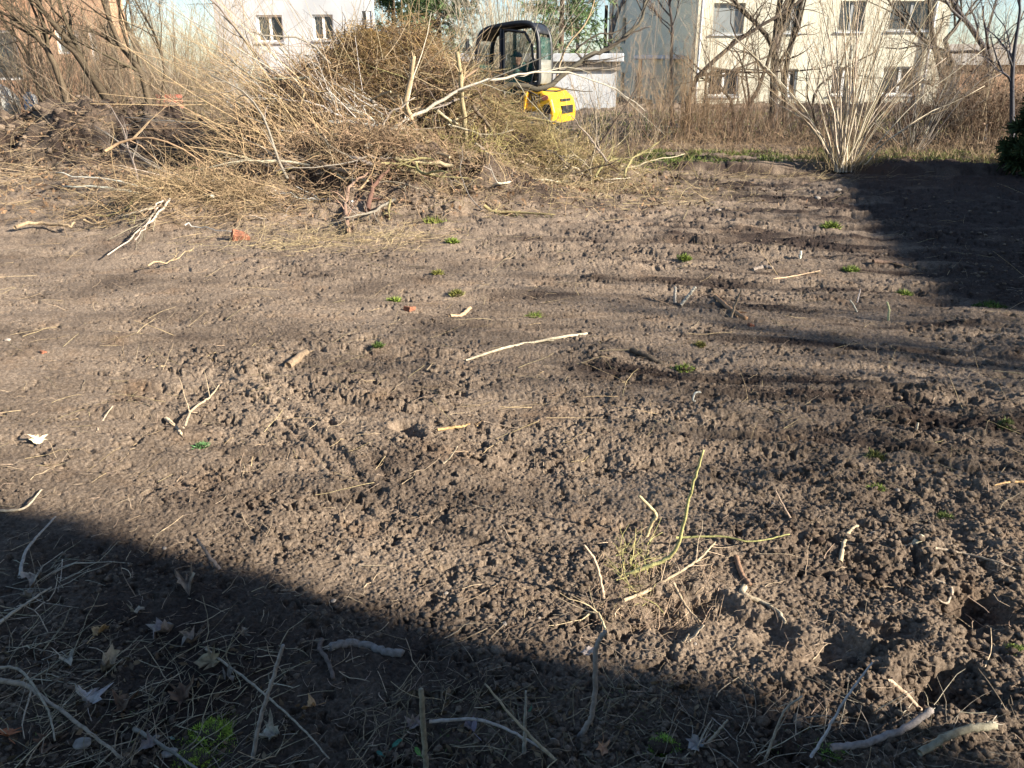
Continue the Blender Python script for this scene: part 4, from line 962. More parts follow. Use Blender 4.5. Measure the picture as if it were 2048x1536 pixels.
zone_twigs('cane_tangle', [
    (130, (520, 720), (230, 350), (11.5, 13.0), (1.0, 3.2), (.002, .008), (-1.0, .1, .7), .36, .05, .0, (.42, .31, .18)),
    (150, (460, 680), (270, 420), (10.6, 12.0), (.5, 1.5), (.002, .007), (-.5, .0, .5), .5, .07, .03, (.40, .29, .17)),
    (90, (60, 460), (150, 320), (13.5, 16.5), (.8, 2.0), (.002, .007), (-.3, .1, .9), .6, .12, .0, (.25, .195, .135)),
    (60, (300, 520), (100, 250), (15, 17), (1.2, 2.6), (.002, .007), (-.1, .1, 1.0), .5, .10, .0, (.30, .245, .17)),
    (170, (640, 930), (100, 260), (12.2, 14.2), (.5, 1.6), (.002, .007), (.3, 0, .7), .75, .07, .0, (.42, .33, .21)),
    (70, (600, 770), (200, 290), (12.0, 12.6), (.4, 1.2), (.003, .007), (-.9, 0, .35), .35, .06, .0, (.62, .60, .56)),
    (90, (1130, 1330), (180, 300), (14.5, 18), (.5, 1.5), (.0015, .004), (.3, 0, .9), .5, .1, .0, (.36, .28, .19)),
], 'long thin canes arching up and left out of the brush pile', 'canes')
def limb(pts, Y, r, tint, label, name='branch', cat='branch', group=None, twigs=0, tlen=.25, ang=35, end=.4, side=None, wob=.012, ktwig=2):
    P = np.array(pth(pts, Y, True)); b = P[0].copy(); root = empty(name, tuple(b), label=label, cat=cat, group=group)
    K = max(8, len(pts)*3); Q = (smooth_path(P, K)-b)[None]; Q[:, 1:-1] += rng.normal(size=Q[:, 1:-1].shape)*wob
    Rr = taper([r], K, end); Rr *= 1+.04*rng.normal(size=Rr.shape)
    tubes('stem', [(Q, Rr, 9, jit(tint, 1, .05))], M['twig'], root, capped=True)
    S = []
    if side:
        for k, (sp, sY, sr) in enumerate(side):
            q = (smooth_path(pth(sp, sY), 10)-b)[None]; q[:, 1:-1] += rng.normal(size=q[:, 1:-1].shape)*wob
            rr = taper([sr], 10, .35); tubes('side_branch', [(q, rr, 7, jit(tint, 1, .08))], M['twig'], root, capped=True)
            if twigs: a_, b_ = branch_off(q, rr, max(5, twigs//2), ang, tlen, 6, .12, 0, .15, 1, .5, .05, .002); S.append((a_, b_, 3, jit(np.array(tint)*1.2, len(a_))))
    if twigs:
        P1, R1 = branch_off(Q, Rr, max(twigs, 4), ang, tlen, 6, .12, -.01, .15, 1, .45, .08, .003); S.append((P1, R1, 4, jit(np.array(tint)*1.1, len(P1))))
        P2, R2 = branch_off(P1, R1, ktwig, 35, .5, 5, .15, 0, .15, 1, .6, .03, .002); S.append((P2, R2, 3, jit(np.array(tint)*1.25, len(P2))))
    if S: tubes('twigs', S, M['twig'], root)
    return root
limb([(750, 330), (700, 315), (650, 292), (612, 238), (575, 188), (525, 128), (475, 60), (425, 0), (380, -50)], [11.6, 11.9, 12.1, 12.3, 12.5, 12.7, 12.9, 13.1, 13.2], .034, GREY, 'long grey sapling trunk leaning far to the left out of the pile', twigs=16, end=.35)
limb([(750, 243), (720, 224), (625, 186), (550, 145), (437, 72), (300, -10)], 12.2, .018, (.40, .375, .33), 'pale straight sapling rising left in front of the white house', twigs=12, end=.3)
limb([(745, 262), (690, 235), (630, 208), (560, 195), (490, 168)], 12.0, .018, BIRCH, 'thin whitish branch lying over the dark hollow of the pile', twigs=5)
limb([(755, 253), (700, 245), (650, 248)], 11.9, .03, BIRCH, 'short thick pale cut branch at the middle of the pile', end=.7, twigs=0)
limb([(735, 292), (760, 270), (800, 250), (860, 212), (920, 180), (975, 160), (1025, 150), (1075, 145), (1150, 147), (1225, 178), (1290, 222)], [11.3, 11.4, 11.5, 11.8, 12, 12.3, 12.6, 13, 13.6, 14, 14.4], .031, (.37, .34, .27), 'long pale bowed branch arching right in front of the digger cab', twigs=10, end=.25,
     side=[([(762, 262), (772, 235), (800, 215), (830, 195)], 11.4, .02)])
limb([(822, 240), (812, 205), (820, 160), (828, 112)], 11.6, .037, (.34, .26, .16), 'upright tan forked stump left in the pile', end=.75, twigs=2, wob=.007)
limb([(935, 318), (930, 260), (924, 200), (920, 150), (914, 104)], 12.2, .037, (.35, .27, .16), 'upright tan pole standing left of the digger cab', end=.85, twigs=3, wob=.007)
limb([(945, 172), (985, 181), (1025, 170), (1085, 178), (1125, 152), (1175, 112), (1212, 98), (1250, 75), (1280, 42), (1290, 0), (1296, -40)], [14, 14, 14, 14, 14.1, 14.2, 14.3, 14.4, 14.5, 14.6, 14.7], .055, (.10, .085, .065), 'dark curved bough rising to the right past the digger cab', twigs=16, end=.4,
     side=[([(1200, 102), (1240, 82), (1270, 64), (1300, 53)], 14.3, .025), ([(1165, 120), (1150, 100), (1190, 70), (1240, 60), (1262, 40)], 14.2, .02)])
limb([(925, 188), (975, 200), (1015, 222), (1045, 234), (1085, 240), (1120, 245)], 13.0, .034, (.22, .19, .09), 'mossy olive branch lying below the digger cab', twigs=12, ang=45)
limb([(945, 210), (970, 242), (990, 277), (985, 305)], 12.4, .028, (.12, .09, .065), 'dark bent branch hanging right of the tan pole', twigs=3)
limb([(968, 250), (970, 280), (977, 306)], 12.2, .022, (.30, .21, .14), 'short brown stub beside the dark bent branch', end=.7)
limb([(870, 285), (820, 284), (745, 292)], 11.6, .028, (.36, .30, .2), 'light brown log across the front of the pile, upper of three', end=.6, twigs=2)
limb([(905, 332), (850, 325), (790, 316)], 11.3, .028, (.38, .32, .21), 'light brown log across the front of the pile, middle of three', end=.7, twigs=0)
limb([(872, 349), (835, 345), (800, 340)], 11.2, .022, (.37, .31, .2), 'light brown log across the front of the pile, lowest of three', end=.8, twigs=0)
limb([(1150, 364), (1080, 361), (1010, 364), (985, 372)], 12.3, .020, (.50, .47, .40), 'pale stick lying flat right of the pile on dark soil', end=.6, twigs=2)
limb([(1120, 340), (1180, 318), (1215, 300), (1240, 286)], 13.4, .014, (.55, .45, .32), 'thin pale branch pointing up right towards the porch', twigs=2)
limb([(1145, 335), (1180, 350), (1215, 357), (1260, 355)], 13.4, .014, (.52, .45, .36), 'thin pale branch curving along the ground right of the pile', twigs=2)
limb([(700, 345), (650, 332), (610, 315), (560, 320)], 11.2, .03, (.28, .20, .14), 'thick brown root across the front of the pile', twigs=5, ang=50)
limb([(735, 420), (745, 380), (770, 345), (790, 325)], 10.9, .035, (.13, .075, .055), 'dark reddish broken root rising from the root clump', twigs=3, ang=50)
limb([(700, 460), (690, 420), (700, 375), (735, 345)], 10.4, .03, (.26, .17, .12), 'brown root stem standing in the clump in front of the pile', twigs=8, ang=50)
limb([(560, 300), (500, 250), (420, 245), (330, 240), (250, 235)], 13.2, .012, (.33, .31, .28), 'thin grey branch reaching left over the soil heap', twigs=6)
limb([(600, 250), (590, 230), (610, 190), (590, 160)], 12.0, .02, (.45, .33, .2), 'short tan branch upright before the white house wall', twigs=4)
limb([(790, 120), (770, 90), (768, 60), (765, 20)], 13.8, .012, (.35, .28, .2), 'thin upright twig on top of the pile', twigs=5)
limb([(1110, 165), (1130, 100), (1170, 50), (1190, 0), (1200, -40)], 14.4, .018, (.48, .36, .22), 'slim tan sapling rising behind the digger cab to the right', twigs=8)
# crooked branches jumbled through the pile: each one a thing
SEEN = set()
for (n_, xr, yr, Yr, lab, grp) in ((30, (600, 960), (120, 300), (12.0, 13.2), 'crooked branch jumbled in the back part of the brush pile', 'branches in the back of the pile'), (28, (560, 1000), (270, 420), (10.8, 12.0), 'crooked branch jumbled in the front part of the brush pile', 'branches in the front of the pile'),
        (14, (960, 1260), (300, 370), (12.0, 13.6), 'crooked branch strewn right of the brush pile', 'branches strewn right of the pile'), (14, (120, 560), (290, 440), (10.2, 12.6), 'crooked branch strewn left of the brush pile', 'branches strewn left of the pile')):
    for k in range(n_):
        p = above(rng.uniform(*xr), rng.uniform(*yr), rng.uniform(*Yr)); root = empty('branch', tuple(p), cat='branch', group=grp)
        D = rng.normal(size=(1, 3))*np.array([1, .5, .5]); L_ = rng.uniform(.5, 1.7); Q = walk(np.zeros((1, 3)), D, np.array([L_]), 9, .16)
        w_ = Q[0]+p; g = hmacro(w_[:, 0], w_[:, 1])+.03; Q[0, :, 2] = np.maximum(w_[:, 2], g)-p[2]; Rr = taper([rng.uniform(.008, .024)], 9, .35)
        tn = [(.40, .35, .25), (.30, .21, .13), (.10, .075, .055), (.24, .21, .10), (.22, .19, .16)][int(rng.integers(5))]
        word = {.40: 'pale', .30: 'tan', .10: 'dark', .24: 'olive', .22: 'grey'}[tn[0]]
        root['label'] = ('long ' if L_ > 1.25 else 'short ' if L_ < .85 else 'medium ')+word+' '+lab+('' if xr[1]-xr[0] < 1 else (', leftmost third' if 1024+F*p[0]/(p[1]*CP+CAM_H*SP) < xr[0]+(xr[1]-xr[0])/3 else ', middle third' if 1024+F*p[0]/(p[1]*CP+CAM_H*SP) < xr[0]+(xr[1]-xr[0])*2/3 else ', rightmost third'))
        if root['label'] in SEEN: bpy.data.objects.remove(root); continue
        SEEN.add(root['label'])
        tubes('stem', [(Q, Rr, 7, jit(tn, 1, .1))], M['twig'], root, capped=True)
        P1, R1 = branch_off(Q, Rr, 8, 40, .4, 6, .15, 0, .15, 1, .5, .1, .002); P2, R2 = branch_off(P1, R1, 3, 35, .5, 4, .15, 0, .15, 1, .6, .03, .0015)
        tubes('twigs', [(P1, R1, 4, jit(np.array(tn)*1.1, len(P1))), (P2, R2, 3, jit(np.array(tn)*1.2, len(P2)))], M['twig'], root)
# uprooted pale sapling on the left
def sapling():
    c = at(330, 392, 10.3); root = empty('uprooted_sapling', tuple(c), label='uprooted sapling with white stems lying left of the pile', cat='sapling')
    L = [[(425, 391), (330, 392), (240, 380), (200, 374), (125, 372)], [(360, 382), (300, 376), (230, 362), (160, 352), (112, 345)], [(445, 357), (390, 368), (340, 380), (325, 388)],
         [(448, 360), (420, 372), (370, 378), (300, 384)], [(340, 398), (315, 430), (280, 460), (215, 510)], [(325, 400), (300, 440), (270, 480)], [(420, 375), (350, 350), (280, 310), (190, 252)],
         [(400, 372), (330, 345), (260, 300), (210, 262)], [(380, 365), (340, 355), (280, 340), (240, 330)], [(330, 400), (290, 420), (237, 432)], [(450, 470), (480, 450), (520, 405), (545, 400)]]
    for k, l in enumerate(L[:10]):
        Yk = 10.3 if k not in (6, 7) else [10.4, 10.8, 11.6, 12.6]
        P = (smooth_path(pth(l, Yk, True), 12)-c)[None]; P[:, 1:-1] += rng.normal(size=P[:, 1:-1].shape)*.008
        tubes('stem', [(P, taper([(.026, .018, .022, .014, .014, .012, .012, .012, .010, .012)[k]], 12, .4), 6, jit(BIRCH if k < 4 else (.5, .42, .33), 1, .1))], M['twig'], root, capped=True)
    P = np.stack([(smooth_path(pth(l, 10.3 if k not in (6, 7) else [10.4, 10.8, 11.6, 12.6], True), 8)-c) for k, l in enumerate(L[:10])]); P1, R1 = branch_off(P, taper(np.full(10, .012), 8), 7, 18, .35, 6, .08, 0, .2, 1, .5, 0, .002)
    tubes('twigs', [(P1, R1, 3, jit(PALE, len(P1)))], M['twig'], root)
sapling()
limb([(705, 402), (660, 400), (620, 398), (598, 396)], 10.2, .014, (.60, .60, .57), 'pale stripped branch sticking out of the root clump', twigs=7, tlen=.5, ang=25)
limb([(370, 450), (400, 455), (465, 463)], 9.6, .008, BIRCH, 'thin white stick left of the red brick')
limb([(30, 455), (80, 448), (140, 452), (150, 446)], 9.8, .022, (.30, .22, .15), 'dark log lying flat at the left edge', end=.5, twigs=2)
limb([(295, 532), (340, 520), (380, 505)], 8.2, .008, STRAW, 'yellowish bent stalk lying on the smooth soil left', twigs=1)
# ================================================================== SMALL THINGS ON THE FIELD
def stick(pts, r, tint, label, lift=0.0, end=.5, name='stick', cat='stick', twigs=0, group=None, ups=None, tlen=.3, wob=.15, sides=8, splinter=False):
    """lying on the ground; ups: height above ground at each point"""
    Pw = []
    for i, (x, y) in enumerate(pts):
        u = (ups[i] if ups else 0)
        if u > 0 and i > 0:   # raised: keep it over the depth of the previous ground point
            prev = Pw[-1]; Yd = prev[1]; p = at(x, y, Yd)
        else: p = gpt(x, y, r*.45+lift)
        Pw.append(p)
    P = np.array(Pw); b = P[0].copy(); K = max(14, len(pts)*7); Q = (smooth_path(P, K)-b)
    Q[1:-1] += rng.normal(size=Q[1:-1].shape)*r*wob
    if not ups:
        hz = height(Q[:, 0]+b[0], Q[:, 1]+b[1])-b[2]; Q[:, 2] = np.maximum(Q[:, 2], hz+r*.1)*.6+.4*Q[:, 2]
    Q = Q[None]; Rr = taper([r], K, end)*(1+.03*rng.normal(size=(1, K)))
    root = empty(name, tuple(b), label=label, cat=cat, group=group)
    tubes('stem', [(Q, Rr, sides, jit(tint, 1, .05))], M['twig'], root, capped=True)
    if twigs:
        P1, R1 = branch_off(Q, Rr, twigs, 35, tlen, 5, .14, 0, .2, 1, .55, .05, .0012); C1 = jit(np.array(tint)*1.1, len(P1))
        if twigs <= 4:
            for k in range(len(P1)): tubes('twig', [(P1[k:k+1], R1[k:k+1], 4, C1[k:k+1])], M['twig'], root)
        else: tubes('twigs', [(P1, R1, 4, C1)], M['twig'], root)
    if splinter:
        e = Q[0, -1] if splinter == 'end' else Q[0, 0]; d = (Q[0, -1]-Q[0, -2]) if splinter == 'end' else (Q[0, 0]-Q[0, 1]); d = d/np.linalg.norm(d)
        n = 9; P1 = walk(np.repeat(e[None], n, 0)-d*r*2+rng.normal(size=(n, 3))*r*.4, d[None]+.12*rng.normal(size=(n, 3)), r*(1.5+2*rng.random(n)), 4, .08)
        tubes('splinters', [(P1, taper(np.full(n, r*.3), 4, .2), 4, jit((.42, .38, .30), n, .1))], M['twig'], root)
    return root
stick([(932, 717), (1000, 705), (1060, 688), (1120, 680), (1178, 668)], .0065, (.48, .41, .30), 'long pale peeled stick lying alone in the middle of the field', end=1.6, splinter='end', twigs=1)
stick([(1236, 1168), (1290, 1135), (1350, 1101), (1380, 990), (1407, 900)], .0085, (.42, .38, .17), 'green yellow live twig standing up out of the soil with side shoots', name='twig', cat='twig', ups=[0, .03, .06, .2, .3], end=.45)
stick([(1350, 1101), (1440, 1105), (1500, 1113), (1575, 1097)], .0045, (.30, .29, .12), 'thin green side shoot reaching right from the live twig', name='twig', cat='twig', lift=.05)
stick([(1207, 1212), (1203, 1170), (1190, 1120), (1168, 1090)], .006, (.50, .38, .27), 'bent brown twig standing upright left of the live green twig', ups=[0, .06, .12, .15])
stick([(1293, 1074), (1304, 1045), (1311, 1028), (1278, 992)], .007, (.50, .42, .25), 'short crooked upright stub above the live green twig', ups=[0, .04, .06, .1], end=.8)
stick([(1472, 1118), (1482, 1150), (1500, 1175)], .010, (.22, .14, .09), 'reddish root end splitting above a pale root', end=.8)
stick([(1488, 1178), (1486, 1200), (1530, 1215), (1562, 1245), (1570, 1258)], .011, (.40, .33, .24), 'thick pale crooked root right of the hollow', end=.4, twigs=3)
stick([(660, 1312), (690, 1298), (730, 1295), (770, 1308), (806, 1312)], .0115, (.20, .175, .16), 'thick grey cut branch with a torn end in the foreground shade', end=1.1, splinter='start', sides=12)
stick([(1156, 1478), (1180, 1440), (1190, 1380), (1192, 1300), (1210, 1262)], .0075, (.26, .21, .18), 'long grey brown crooked stick lying from shade into sunlight', ups=[0, .02, .04, .08, .1], end=.8)
stick([(505, 1512), (520, 1440), (545, 1360), (566, 1290)], .0055, (.30, .26, .22), 'straight grey stick rising at the lower left', ups=[0, .04, .08, .13], end=.8)
stick([(1262, 708), (1300, 718), (1340, 728), (1402, 738)], .017, (.10, .075, .055), 'dark log half covered with bright moss', end=.7, name='log', cat='log')
stick([(577, 740), (596, 726), (612, 712)], .024, (.24, .18, .12), 'short cut log end with pale wood at left centre', end=1.0, name='log', cat='log', sides=12, wob=.05)
stick([(900, 638), (920, 630), (940, 621)], .014, (.45, .33, .2), 'curved piece of pale root wood in the middle distance', end=1.1)
stick([(876, 872), (915, 866), (955, 856)], .0075, (.46, .28, .13), 'orange brown root piece lying below the field centre', end=.7, twigs=3)
stick([(968, 852), (1000, 858), (1038, 864)], .0035, (.36, .28, .2), 'thin root running right of the orange brown root')
stick([(1350, 604), (1350, 574)], .012, (.44, .41, .35), 'white peeled stub, left one of the stub pair', ups=[0, .1], end=.9)
stick([(1362, 612), (1378, 590), (1391, 574)], .012, (.44, .41, .35), 'white peeled stub leaning right, right one of the stub pair', ups=[0, .08, .12], end=.9)
stick([(1462, 640), (1470, 610), (1484, 578)], .010, (.28, .21, .15), 'brown twig standing over the orange tipped root', ups=[0, .1, .2], end=.6)
stick([(1430, 598), (1460, 622), (1492, 642)], .016, (.40, .24, .13), 'orange tipped root broken off at right centre', end=.9, twigs=2)
stick([(1714, 622), (1707, 610), (1700, 600)], .006, (.45, .42, .36), 'small white split stub near the shadow edge', ups=[0, .05, .08], end=.9)
stick([(1776, 642), (1778, 620), (1774, 604)], .008, (.46, .46, .28), 'pale greenish stub right of the small white stub', ups=[0, .07, .1], end=.8)
stick([(1715, 600), (1721, 578)], .005, (.6, .57, .5), 'thin white stub behind the small white split stub', ups=[0, .09], end=.8)
stick([(1600, 515), (1602, 503)], .012, (.7, .68, .6), 'tiny white peg in the far middle of the field', ups=[0, .05], end=.9)
stick([(1745, 533), (1775, 530), (1805, 534)], .022, (.12, .085, .06), 'dark branch piece lying by the edge of the big shadow', end=.9, twigs=2)
stick([(1505, 540), (1525, 537), (1546, 538)], .02, (.26, .22, .18), 'half buried grey wood piece in the far field', end=.8)
stick([(1545, 565), (1590, 555), (1640, 543)], .007, (.45, .33, .22), 'thin tan stick left of the dark branch piece')
stick([(1655, 1536), (1720, 1525), (1800, 1500), (1850, 1474)], .0085, (.24, .22, .20), 'flaky white barked stick at the lower right, left of two', lift=.03, end=1.0, splinter='end')
stick([(1830, 1545), (1900, 1520), (1976, 1502)], .009, (.24, .205, .15), 'flaky white tipped stick in the lower right corner', lift=.03, end=1.1, splinter='end')
stick([(1618, 1536), (1650, 1470), (1690, 1400), (1745, 1325)], .0042, (.42, .40, .38), 'long thin grey stem arching over the lower right shadow edge', ups=[0, .05, .1, .14], end=.5)
stick([(1528, 1536), (1545, 1480), (1570, 1420), (1605, 1392)], .0038, (.30, .27, .22), 'thin bent stem left of the long arching one', ups=[0, .05, .09, .1], end=.6)
stick([(1870, 1160), (1895, 1172), (1903, 1190), (1893, 1208), (1872, 1206)], .006, (.36, .30, .22), 'hook shaped root at the right side')
stick([(1772, 1382), (1820, 1388), (1865, 1405), (1902, 1425), (1908, 1448)], .0065, (.40, .31, .22), 'curved root crossing the clods at the lower right', end=1.0)
stick([(1372, 1312), (1380, 1280), (1408, 1250)], .0055, (.48, .38, .28), 'pale twig leaning over the hollow, right one', ups=[0, .04, .07])
stick([(1362, 1310), (1366, 1285), (1378, 1268)], .0045, (.40, .31, .22), 'pale twig leaning over the hollow, left one', ups=[0, .03, .05])
stick([(2048, 962), (2020, 964), (1985, 974)], .006, (.50, .33, .16), 'orange brown twig entering from the right edge')
stick([(1680, 1126), (1688, 1090), (1700, 1072), (1716, 1054)], .008, (.42, .34, .23), 'crooked pale root piece at right of centre', end=.6)
stick([(1868, 1107), (1930, 1115), (1990, 1135), (2060, 1150)], .0055, (.33, .26, .19), 'long thin root running to the right picture edge', twigs=2)
stick([(1578, 1052), (1577, 1030), (1550, 980)], .0055, (.42, .34, .26), 'forked thin twig standing at right of centre', ups=[0, .02, .09], twigs=1)
stick([(440, 1147), (418, 1112), (394, 1078)], .008, (.22, .19, .17), 'grey stick standing at the edge of the foreground shade', ups=[0, .05, .09])
stick([(852, 1540), (848, 1470), (842, 1378)], .007, (.24, .22, .15), 'upright cut stem with a knob in the bottom middle', ups=[0, .06, .14], end=.9)
stick([(1110, 1540), (1040, 1450), (970, 1368)], .0045, (.34, .31, .22), 'thin stem slanting to the left at bottom centre', ups=[.0, .07, .13])
stick([(1048, 1520), (1050, 1450), (1052, 1382)], .0055, (.30, .27, .22), 'short upright stem beside the slanting one at bottom centre', ups=[0, .05, .09])
stick([(860, 1466), (960, 1470), (1050, 1505), (1100, 1540)], .005, (.33, .29, .24), 'long curved stem running along the bottom centre', lift=.02)
stick([(1410, 1508), (1430, 1470), (1455, 1440)], .005, (.30, .26, .2), 'thin grey stem in the shade right of bottom centre', ups=[0, .03, .05])
stick([(0, 1390), (60, 1395), (90, 1420), (160, 1465), (250, 1540)], .0075, (.30, .24, .18), 'long thorny vine curving through the lower left corner', lift=.03, twigs=4, name='vine', cat='vine')
stick([(0, 1368), (50, 1372), (100, 1440), (115, 1500)], .0045, (.32, .27, .2), 'thin vine above the thorny one in the lower left corner', lift=.03, name='vine', cat='vine')
stick([(415, 1320), (520, 1395), (600, 1470), (660, 1530)], .0038, (.30, .26, .19), 'thin dark vine slanting down right from the leaves', lift=.02, name='vine', cat='vine')
stick([(270, 1465), (330, 1500), (400, 1545)], .006, (.22, .19, .15), 'dark stick at the bottom left beside the moss', lift=.015)
stick([(0, 1272), (50, 1235), (105, 1185)], .006, (.38, .34, .26), 'pale stalk at the left edge in the shade', lift=.01)
stick([(40, 1160), (60, 1110), (115, 1050)], .0065, (.38, .34, .28), 'broken grey stalk crossing the shadow edge at the left', lift=.015)
stick([(0, 1035), (50, 1025), (85, 985)], .006, (.45, .38, .28), 'pale stalk at the left edge in the sun', lift=.01)
stick([(370, 865), (385, 830), (420, 800), (440, 780)], .007, (.42, .33, .22), 'forked root sticking out of the soil at left centre', lift=.02, twigs=5, tlen=.6)
stick([(332, 836), (350, 850), (362, 868)], .010, (.46, .36, .25), 'stubby root beside the forked root at left centre', end=.7, twigs=3)
stick([(312, 736), (370, 726), (434, 716)], .0035, STRAW, 'thin straight straw left of the cut log end')
stick([(195, 866), (205, 840), (228, 825)], .0045, (.40, .33, .24), 'small curved twig above the white leaf at the left')
stick([(888, 940), (900, 915), (915, 893)], .0045, (.46, .38, .28), 'small pale upright twig below the orange brown root', ups=[0, .03, .05])
stick([(645, 1290), (640, 1310), (655, 1332), (668, 1365)], .0075, (.13, .10, .08), 'dark rootlet left of the grey cut branch', end=.8)
stick([(1390, 812), (1386, 800), (1390, 786), (1402, 784)], .005, (.62, .58, .5), 'small white curled twig right of centre', ups=[0, .02, .04, .04], end=.9)
stick([(1832, 866), (1836, 845)], .005, (.55, .48, .38), 'small pale peg at the right', ups=[0, .04], end=.8)
stick([(1805, 1100), (1820, 1098), (1840, 1090)], .012, (.45, .40, .30), 'short flat wood chip at the right', end=.9)
stick([(1245, 1230), (1300, 1190), (1350, 1170), (1400, 1130), (1430, 1100)], .006, (.40, .31, .22), 'knotted root over the rim of the hollow', lift=.02, twigs=9, tlen=.4)
stick([(1345, 1190), (1370, 1215), (1400, 1245)], .0055, (.42, .32, .22), 'ragged rootlet hanging into the hollow', lift=.03, twigs=9, tlen=.6)
stick([(1210, 1290), (1190, 1255), (1150, 1265)], .004, (.52, .42, .26), 'wispy straw tuft at the sunny end of the crooked stick', twigs=8, tlen=.9, lift=.01)

# scattered small sticks and roots: each is its own thing only in name, too many to count
def litter(n, ymin, ymax, L, r, tint, seed_thr=.0, up=.15, name='litter', label='', spread=.75, wob=.18):
    xy = scatter_xy(n, ymin, ymax, spread); z = height(xy[:, 0], xy[:, 1])+.004
    D = np.c_[rng.normal(size=(n, 2)), np.abs(rng.normal(size=n))*up]
    sc = (.7+xy[:, 1]*.08)
    P = walk(np.c_[xy, z], D, rng.uniform(*L, n)*sc, 6, wob, .02)
    g = height(P[..., 0].ravel(), P[..., 1].ravel()).reshape(n, 6); P[..., 2] = np.maximum(P[..., 2], g+.002)
    return (P, taper(rng.uniform(*r, n)*(.6+.4*sc), 6, .5), 3, jit(tint, n, .4))
tag(tubes('fine_roots', [litter(2600, 1.2, 9, (.02, .09), (.0005, .0014), (.34, .26, .19)), litter(500, 1.2, 8, (.05, .2), (.001, .0022), (.40, .31, .21)), litter(500, 3, 12, (.05, .3), (.001, .002), STRAW, wob=.08),
    litter(1400, 1.3, 3.2, (.015, .05), (.0004, .0009), (.40, .31, .22), up=.6)], M['twig']), 'fine pale rootlets and straws strewn over the whole field', 'roots', kind='stuff')
# the weedy strip at our feet
def feet():
    S = []
    for (n, x0, x1, y0, y1, L, r, tint, up) in ((240, 0, 560, 1290, 1550, (.04, .2), (.0008, .002), (.36, .30, .20), .25), (60, 0, 130, 1120, 1450, (.08, .3), (.001, .0025), (.38, .33, .24), .3), (220, 700, 1330, 1380, 1550, (.03, .15), (.0007, .0018), (.24, .20, .13), .4),
            (80, 1330, 1980, 1430, 1550, (.04, .2), (.0008, .002), (.30, .26, .2), .5), (420, 1180, 1440, 1120, 1270, (.02, .1), (.0005, .0015), (.34, .25, .17), .6), (90, 1230, 1300, 1080, 1200, (.03, .12), (.0008, .0018), (.42, .38, .16), 1.0)):
        px = rng.uniform(x0, x1, n); py = rng.uniform(y0, y1, n); pts = np.array([g0(a, b) for a, b in zip(px, py)])
        z = height(pts[:, 0], pts[:, 1]); P = walk(np.c_[pts, z], np.c_[rng.normal(size=(n, 2))+np.array([.5, .2]), up*np.abs(rng.normal(size=n))], rng.uniform(*L, n), 6, .15, .02)
        g = height(P[..., 0].ravel(), P[..., 1].ravel()).reshape(n, 6); P[..., 2] = np.maximum(P[..., 2], g+.003)
        S.append((P, taper(rng.uniform(*r, n), 6, .5), 3, jit(tint, n, .4)))
    tag(tubes('dry_stalks', S, M['twig']), 'dry grass stalks lying in the shaded strip at the bottom', 'grass', kind='stuff')
feet()
n = 900; px = np.r_[rng.uniform(0, 620, n//2), rng.uniform(820, 1400, n-n//2)]; py = rng.uniform(1300, 1550, n); py[n//2:] = np.maximum(py[n//2:], 1390); pts = np.array([g0(a, b) for a, b in zip(px, py)])
tag(leafcards('leaf_litter', np.c_[pts, height(pts[:, 0], pts[:, 1])+.004], .014, (.12, .085, .05), None, vary=.7), 'crumbled brown leaf litter on the shaded strip at the bottom', 'leaves', kind='stuff')
def gstrip(n, x0, x1, y0, y1, seed):
    px = rng.uniform(x0, x1, n*4); py = rng.uniform(y0, y1, n*4); k = fbm(px/60, py/40, seed, 2) > .56; return np.array([g0(a, b) for a, b in zip(px[k][:n], py[k][:n])])
# grass blades
def blades(name, xy, L, tint, label, wd=.004, lean=.5, stuff=True, base=None, parent=None, lift=0, vary=.4):
    n = len(xy); z = height(xy[:, 0], xy[:, 1])-.005+lift
    D = np.c_[rng.normal(size=(n, 2))*lean, np.ones(n)]; Ln = rng.uniform(*L, n)
    P = walk(np.c_[xy, z], D, Ln, 4, .15, .12); A = nrm(np.cross(D, rng.normal(size=(n, 3))))*wd
    wv = np.array([1, .9, .6, .1])[None, :, None]
    V = np.stack([P-A[:, None]*wv, P+A[:, None]*wv], 2)  # n,4,2,3
    V = V.reshape(-1, 3)-(0 if base is None else base); i = (np.arange(n)*8)[:, None]+np.arange(3)[None]*2
    q = np.stack([i, i+1, i+3, i+2], -1).reshape(-1, 4)
    o = mesh_np(name, V, q, M['blade'], parent, smooth=False, tint=np.repeat(jit(tint, n, vary), 8, 0))
    if stuff: tag(o, label, 'grass', kind='stuff')
    return o
def clump_xy(n, x0, x1, y0, y1, thr=.45, sc=.35, seed=300):
    xy = np.c_[rng.uniform(x0, x1, n*3), rng.uniform(y0, y1, n*3)]; k = fbm(xy[:, 0]/sc, xy[:, 1]/sc, seed, 2) > thr; return xy[k][:n]
blades('grass', np.vstack([clump_xy(9000, 2.6, 10.5, 14.85, 17.2), clump_xy(1200, 1.5, 3.0, 14.6, 17, .5)]), (.03, .11), (.12, .16, .035), 'short green grass along the far edge of the dug field', .006)
blades('dry_grass', np.vstack([clump_xy(2500, 1.2, 12, 15.6, 19.5, .4), clump_xy(2500, -9, -2, 15, 20, .4), clump_xy(2200, 5.2, 11, 14.7, 16)]), (.05, .36), (.30, .22, .13), 'tall dry tan grass between the field and the bushes', .0035, .5)
blades('lawn', clump_xy(9000, -14, 16, 20, 30, .3, 1.0), (.05, .25), (.13, .14, .05), 'rough grass in the gardens in front of the houses', .012, .5)
blades('weeds', np.vstack([gstrip(700, 820, 1400, 1380, 1550, 5), gstrip(500, 0, 500, 1400, 1550, 6), gstrip(300, 1400, 1900, 1460, 1550, 7)]), (.004, .016), (.13, .19, .05), 'tiny green weeds and moss in the shaded strip at the bottom', .0012, 1.0)
